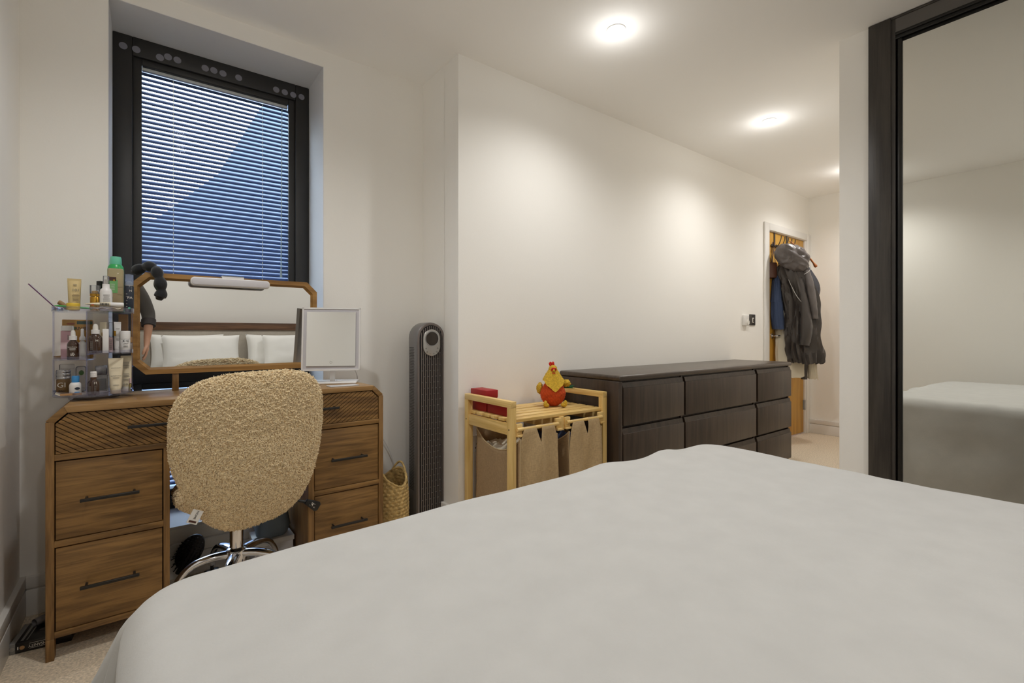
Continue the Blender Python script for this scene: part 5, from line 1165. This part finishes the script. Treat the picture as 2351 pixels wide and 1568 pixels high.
sj = [(J(0, 0, 0.80), (0.150, 0.120)), (J(0, 0, 1.05), (0.140, 0.112)), (J(0, 0, 1.28), (0.154, 0.122)), (J(0, 0, 1.43), (0.137, 0.102)), (J(0, 0.006, 1.56), 0.070),
      (J(0.172, -0.01, 1.437), 0.066), (J(0.240, -0.03, 1.30), 0.060), (J(0.278, -0.04, 1.185), 0.054), (J(0.2765, -0.015, 1.125), 0.049), (J(0.275, -0.001, 1.095), 0.047),
      (J(-0.110, -0.01, 1.437), 0.060), (J(-0.118, 0.06, 1.28), 0.054), (J(-0.112, 0.13, 1.17), 0.048), (J(-0.085, 0.158, 1.14), 0.045)]
skin_body('sweater', sj, [(0,1),(1,2),(2,3),(3,4),(3,5),(5,6),(6,7),(7,8),(8,9),(3,10),(10,11),(11,12),(12,13)], per, M['sweater'], 0, 2)
cu = MB(); cu.tube([(0.2768, -0.020, 1.135), (0.2752, 0.004, 1.085)], [0.052, 0.050], 18); obj('sleeve_cuff', cu, mat('dark_cuff', (58, 52, 52), 0.9), per, local=True, smooth=True)
tj = [(J(0, 0, 0.93), (0.120, 0.095)), (J(0.085, 0, 0.86), 0.104), (J(0.076, 0.015, 0.50), 0.076), (J(0.074, -0.005, 0.12), 0.064), (J(-0.085, 0, 0.86), 0.104), (J(-0.076, 0.015, 0.50), 0.076), (J(-0.074, -0.005, 0.12), 0.064)]
skin_body('trousers', tj, [(0,1),(1,2),(2,3),(0,4),(4,5),(5,6)], per, M['trousers'], 0, 2)
obj('sweater_hem', MB().lathe([(0.90, 0.825), (1.0, 0.822), (1.03, 0.86), (1.02, 0.95), (0.96, 1.03), (0.80, 1.10), (0.5, 1.13)], n=40, sx=0.168, sy=0.138), M['sweater'], per, local=True, smooth=True, fix=False)
obj('trouser_waist', MB().lathe([(0.84, 0.74), (0.97, 0.80), (0.96, 0.90), (0.5, 0.91)], n=36, sx=0.165, sy=0.132), M['trousers'], per, local=True, smooth=True, fix=False)
for sx in (-1, 1):
    mb = MB(); mb.ball((sx*0.080, 0.06, 0.048), (0.046, 0.125, 0.048), 16, 10); obj('shoe', mb, M['black'], per, local=True, smooth=True)
mb = MB(); mb.ball((0, -0.004, 1.715), (0.094, 0.116, 0.118), 32, 22, fn=lambda q: q if q.z > 1.752 else (Vector((q.x, min(q.y, 0.045-0.30*(1.752-q.z)), q.z)) if q.z > 1.64 else Vector((q.x*0.8, min(q.y, 0.0), 1.64)))); obj('hair', mb, M['hair'], per, local=True, smooth=True)
mb = MB(); mb.ball((0, 0.108, 1.652), (0.011, 0.016, 0.020), 12, 8); obj('nose', mb, M['skin'], per, local=True, smooth=True)
for sx in (-1, 1):
    obj('eye', MB().ball((sx*0.030, 0.097, 1.682), (0.012, 0.008, 0.006), 12, 8), M['white'], per, local=True, smooth=True); obj('pupil', MB().ball((sx*0.030, 0.1035, 1.682), (0.005, 0.002, 0.005), 10, 6), M['eye'], per, local=True, smooth=True)
    obj('ear', MB().ball((sx*0.080, 0.01, 1.668), (0.010, 0.020, 0.030), 10, 8), M['skin'], per, local=True, smooth=True)
obj('mouth', MB().ball((0, 0.097, 1.615), (0.022, 0.007, 0.006), 12, 6), mat('lips', (160, 96, 84), 0.5), per, local=True, smooth=True)
# camera on its tripod (the lens sits just behind the view point)
cm_ = thing('camera', 'black camera with wide lens on a tripod, reflected in the oak mirror', 'camera', (0, 0, 1.02), -YAW)
lb = MB(); lb.lathe([(0.030, 0), (0.036, 0), (0.037, 0.004), (0.036, 0.05), (0.033, 0.075), (0, 0.075)], n=32, T=Matrix.Translation((0, -0.012, 0)) @ Matrix.Rotation(PI/2, 4, 'X'))
obj('lens', lb, M['black'], cm_, local=True, smooth=True)
lg_ = MB().lathe([(0, 0.004), (0.02, 0.003), (0.031, 0.0)], n=32, T=Matrix.Translation((0, -0.026, 0)) @ Matrix.Rotation(PI/2, 4, 'X')); obj('lens_glass', lg_, mat('lens_glass', (16, 18, 26), 0.05), cm_, local=True, smooth=True)
obj('camera_body', MB().box(-0.066, 0.066, -0.135, -0.085, -0.048, 0.046), M['black'], cm_, local=True, bevel=0.008); obj('viewfinder', MB().prism([(-0.03, 0.04), (0.03, 0.04), (0.018, 0.068), (-0.018, 0.068)], -0.13, -0.09), M['black'], cm_, local=True, bevel=0.003)
tp = thing('tripod', 'black camera tripod at the left bedside', 'tripod', (-0.066, -0.087, 0))
obj('head', MB().box(-0.095, -0.037, -0.115, -0.060, 0.925, 0.972), M['black'], tp, bevel=0.006)
obj('centre_column', MB().tube([(-0.066, -0.087, 0.55), (-0.066, -0.087, 0.93)], 0.014, 12), M['black'], tp, smooth=True)
for fx, fy in ((-0.30, -0.09), (-0.15, 0.22), (-0.16, -0.42)):
    lg2 = obj('leg', MB().tube([(-0.066, -0.087, 0.86), ((-0.066+fx)/2, (-0.087+fy)/2, 0.43), (fx, fy, 0.012)], [0.014, 0.012, 0.010], 10), M['black'], tp, smooth=True)
    obj('rubber_foot', MB().ball((fx, fy, 0.013), 0.013, 10, 8), M['black'], lg2, smooth=True)

# ------------------------------------------------------------------ coats on the door
def PXW(u, v, dd=0.0):
    """coat layout drawn in the plane that faces the room's middle: metres along / up from the hanging point"""
    return ((u-1828)*0.00403, dd, 1.02-(v-766)*0.00403)
CR = (4.759, 1.898)
def garment(name, label, cat, secs, m, seed, fold=0.012, n=44, per_span=8, hem=0.0, freq=7, root=None, part='cloth'):
    """secs: (v, u_left, u_right, depth centre, half depth)"""
    t = root or thing(name, label, cat, (CR[0], CR[1], 0), -YAW, 'coats and bags on the door hooks')
    S_ = cr(secs, per_span); P = []
    for si, (v, ul, ur, dc, hd_) in enumerate(S_):
        c = (ul+ur)/2; h = (ur-ul)/2*0.00403; row = []
        for k in range(n):
            a = 2*PI*k/n; x = h*sgp(math.cos(a), 0.85); y = dc+hd_*sgp(math.sin(a), 0.85); f = min(1, si/6)
            q = noise.noise(Vector((math.cos(a)*freq*0.35+seed, math.sin(a)*freq*0.35, v*0.012)))+0.6*noise.noise(Vector((math.cos(a)*freq*0.8, math.sin(a)*freq*0.8+seed, v*0.03)))
            s_ = 1+fold*f*q/max(h, 0.03)
            bx, by, bz = PXW(c, v)
            if si == len(S_)-1 and hem: bz += hem*noise.noise(Vector((math.cos(a)*2.5+seed, math.sin(a)*2.5, 0)))
            row.append((bx+x*s_, y+(y-dc)*(s_-1), bz+0.5*fold*q*f))
        P.append(row)
    P = list(map(list, zip(*P)))
    mb = MB().grid(P, closed_u=True)
    mb.add([tuple(P[k][0]) for k in range(n)], [tuple(range(n))])
    obj(part, mb, m, t, local=True, smooth=True); return t
hk = thing('over_door_hooks', 'dark metal over-door hook rack at the top of the oak door', 'hook rack', (4.84, YF, 1.95))
for x in (4.685, 4.945): obj('strap', MB().box(x-0.011, x+0.011, YF+0.001, YF+0.0075, 1.84, 1.969), M['switch_dark'], hk)
obj('cross_bar', MB().box(4.61, 5.02, YF-0.004, YF+0.002, 1.835, 1.855), M['switch_dark'], hk, bevel=0.001)
for i in range(5):
    x = 4.640+0.075*i; obj('hook', MB().tube(cr([(x, YF-0.003, 1.86), (x, YF-0.02, 1.83), (x, YF-0.05, 1.84), (x+0.01, YF-0.068, 1.895), (x+0.012, YF-0.070, 1.925)], 5), 0.0045, 8), M['switch_dark'], hk, smooth=True)
garment('cream_shirt', 'cream cotton shirt with hem showing below the dark coat', 'shirt', [(600, 1800, 1840, 0.10, 0.03), (680, 1796, 1850, 0.08, 0.04), (760, 1790, 1852, 0.06, 0.05), (820, 1788, 1856, 0.05, 0.06), (866, 1790, 1857, 0.05, 0.065)], M['cream'], 3.0, 0.018, hem=0.03, freq=9)
garment('cream_trousers', 'cream trouser leg hanging lowest at the right of the door', 'trousers', [(700, 1856, 1872, 0.06, 0.03), (790, 1855, 1876, 0.05, 0.035), (850, 1857, 1880, 0.04, 0.04), (870, 1858, 1883, 0.04, 0.04)], M['cream'], 5.0, 0.010, hem=0.02)
garment('dark_scarf', 'dark brown cloth end hanging between the cream garments', 'scarf', [(800, 1842, 1858, 0.02, 0.02), (850, 1842, 1857, 0.02, 0.02), (871, 1843, 1856, 0.02, 0.02)], M['coat'], 6.0, 0.006)
garment('blue_sweater', 'dark blue knitted sweater sleeve at the left of the door', 'sweater', [(632, 1784, 1790, 0.03, 0.02), (650, 1778, 1794, 0.03, 0.04), (690, 1773, 1796, 0.02, 0.05), (696, 1774, 1797, 0.02, 0.05), (730, 1774, 1800, 0.02, 0.05), (756, 1778, 1801, 0.02, 0.05)], M['blue'], 8.0, 0.008)
garment('navy_jacket', 'blue grey padded jacket on a wooden hanger at the right of the door', 'jacket', [(606, 1852, 1862, 0.07, 0.03), (625, 1850, 1872, 0.07, 0.06), (650, 1850, 1884, 0.06, 0.08), (672, 1852, 1885, 0.06, 0.08), (690, 1854, 1876, 0.06, 0.07), (698, 1856, 1866, 0.06, 0.04)], M['coat_blue'], 9.0, 0.010)
cb_ = garment('hooded_coat', 'long dark nylon hooded coat hanging over the other clothes on the door', 'coat', [(600, 1800, 1842, -0.01, 0.05), (625, 1786, 1852, -0.02, 0.075), (660, 1796, 1862, -0.02, 0.09), (700, 1802, 1868, -0.02, 0.10), (760, 1802, 1873, -0.01, 0.105), (805, 1803, 1880, 0.0, 0.11), (826, 1806, 1882, 0.0, 0.11), (833, 1809, 1881, 0.0, 0.11)], M['coat'], 1.0, 0.045, 72, hem=0.05, freq=13)
def coat_tube(part, pts, rs, m, sec=1.0, fold=0.006):
    q = [np.array([*PXW(u, v, d)]) for u, v, d in pts]; c = cr(q, 7); r_ = [float(x) for x in np.interp(np.linspace(0, len(rs)-1, len(c)), range(len(rs)), rs)]
    mb = MB().tube([tuple(x) for x in c], r_, 20, sec=sec)
    mb.v = [tuple(Vector(x)+Vector((noise.noise(Vector(x)*28), noise.noise(Vector(x)*28+Vector((5, 0, 0))), noise.noise(Vector(x)*28+Vector((0, 5, 0)))))*fold) for x in mb.v]
    return obj(part, mb, m, cb_, local=True, smooth=True)
coat_tube('sleeve', [(1836, 625, -0.10), (1841, 660, -0.12), (1846, 700, -0.13), (1850, 733, -0.13)], [0.03, 0.042, 0.038, 0.031], M['coat_hood'], 0.8)
coat_tube('sleeve', [(1822, 640, -0.09), (1830, 700, -0.11), (1833, 750, -0.12), (1829, 792, -0.12)], [0.03, 0.050, 0.068, 0.055], M['coat'], 0.7)
coat_tube('lapel', [(1797, 640, -0.08), (1806, 670, -0.11), (1816, 690, -0.125), (1830, 705, -0.135), (1842, 706, -0.13)], [0.003, 0.004, 0.004, 0.003, 0.002], M['silver'], 0.8, 0.002)
mb = MB(); Th = Matrix.Translation(PXW(1810, 596, -0.07)) @ Matrix.Rotation(math.radians(34), 4, 'Y')
def hoodf(q):
    w_ = Vector((q.x*10+2*noise.noise(q*9), q.y*12, q.z*15)); n_ = noise.noise(Vector((q.x*9, q.y*14, q.z*16)))*0.020+(0.35-abs(noise.noise(w_)))*0.030+(0.35-abs(noise.noise(w_*2.3)))*0.010
    return q*(1+n_/max(0.05, q.length))
mb.ball((0, 0, 0), (0.158, 0.095, 0.104), 72, 52, T=Th, fn=hoodf); obj('hood', mb, M['coat_hood'], cb_, local=True, smooth=True)
coat_tube('zip_edge', [(1826, 634, -0.13), (1838, 626, -0.13), (1845, 612, -0.11)], [0.0025, 0.0025, 0.002], M['silver'], 1.0, 0.001)
bgx = thing('leather_bag', 'brown leather handbag hanging at the left edge of the door', 'bag', (CR[0], CR[1], 0), -YAW, 'coats and bags on the door hooks')
mb = MB(); x0_, _, z1_ = PXW(1765, 602); x1_, _, z0_ = PXW(1785, 638); mb.box(x0_, x1_, 0.0, 0.09, z0_, z1_); obj('bag_body', mb, M['leather'], bgx, local=True, bevel=0.012)
for du in (0, 7): obj('strap', MB().tube(cr([PXW(1768+du, 604, 0.03), PXW(1776+du, 575, 0.05), PXW(1784+du*0.6, 553, 0.07)], 6), 0.009, 8, sec=0.4), M['leather'], bgx, local=True, smooth=True)
hgr = thing('coat_hanger', 'orange wooden coat hanger arm sloping down the right of the hood', 'hanger', (CR[0], CR[1], 0), -YAW, 'coats and bags on the door hooks')
obj('hanger_arm', MB().tube(cr([PXW(1813, 554, 0.0), PXW(1832, 572, -0.02), PXW(1850, 594, -0.05), PXW(1863, 616, -0.07)], 6), [0.007]*12+[0.010]*4+[0.016, 0.020, 0.012], 12, sec=0.7), M['hanger'], hgr, local=True, smooth=True)
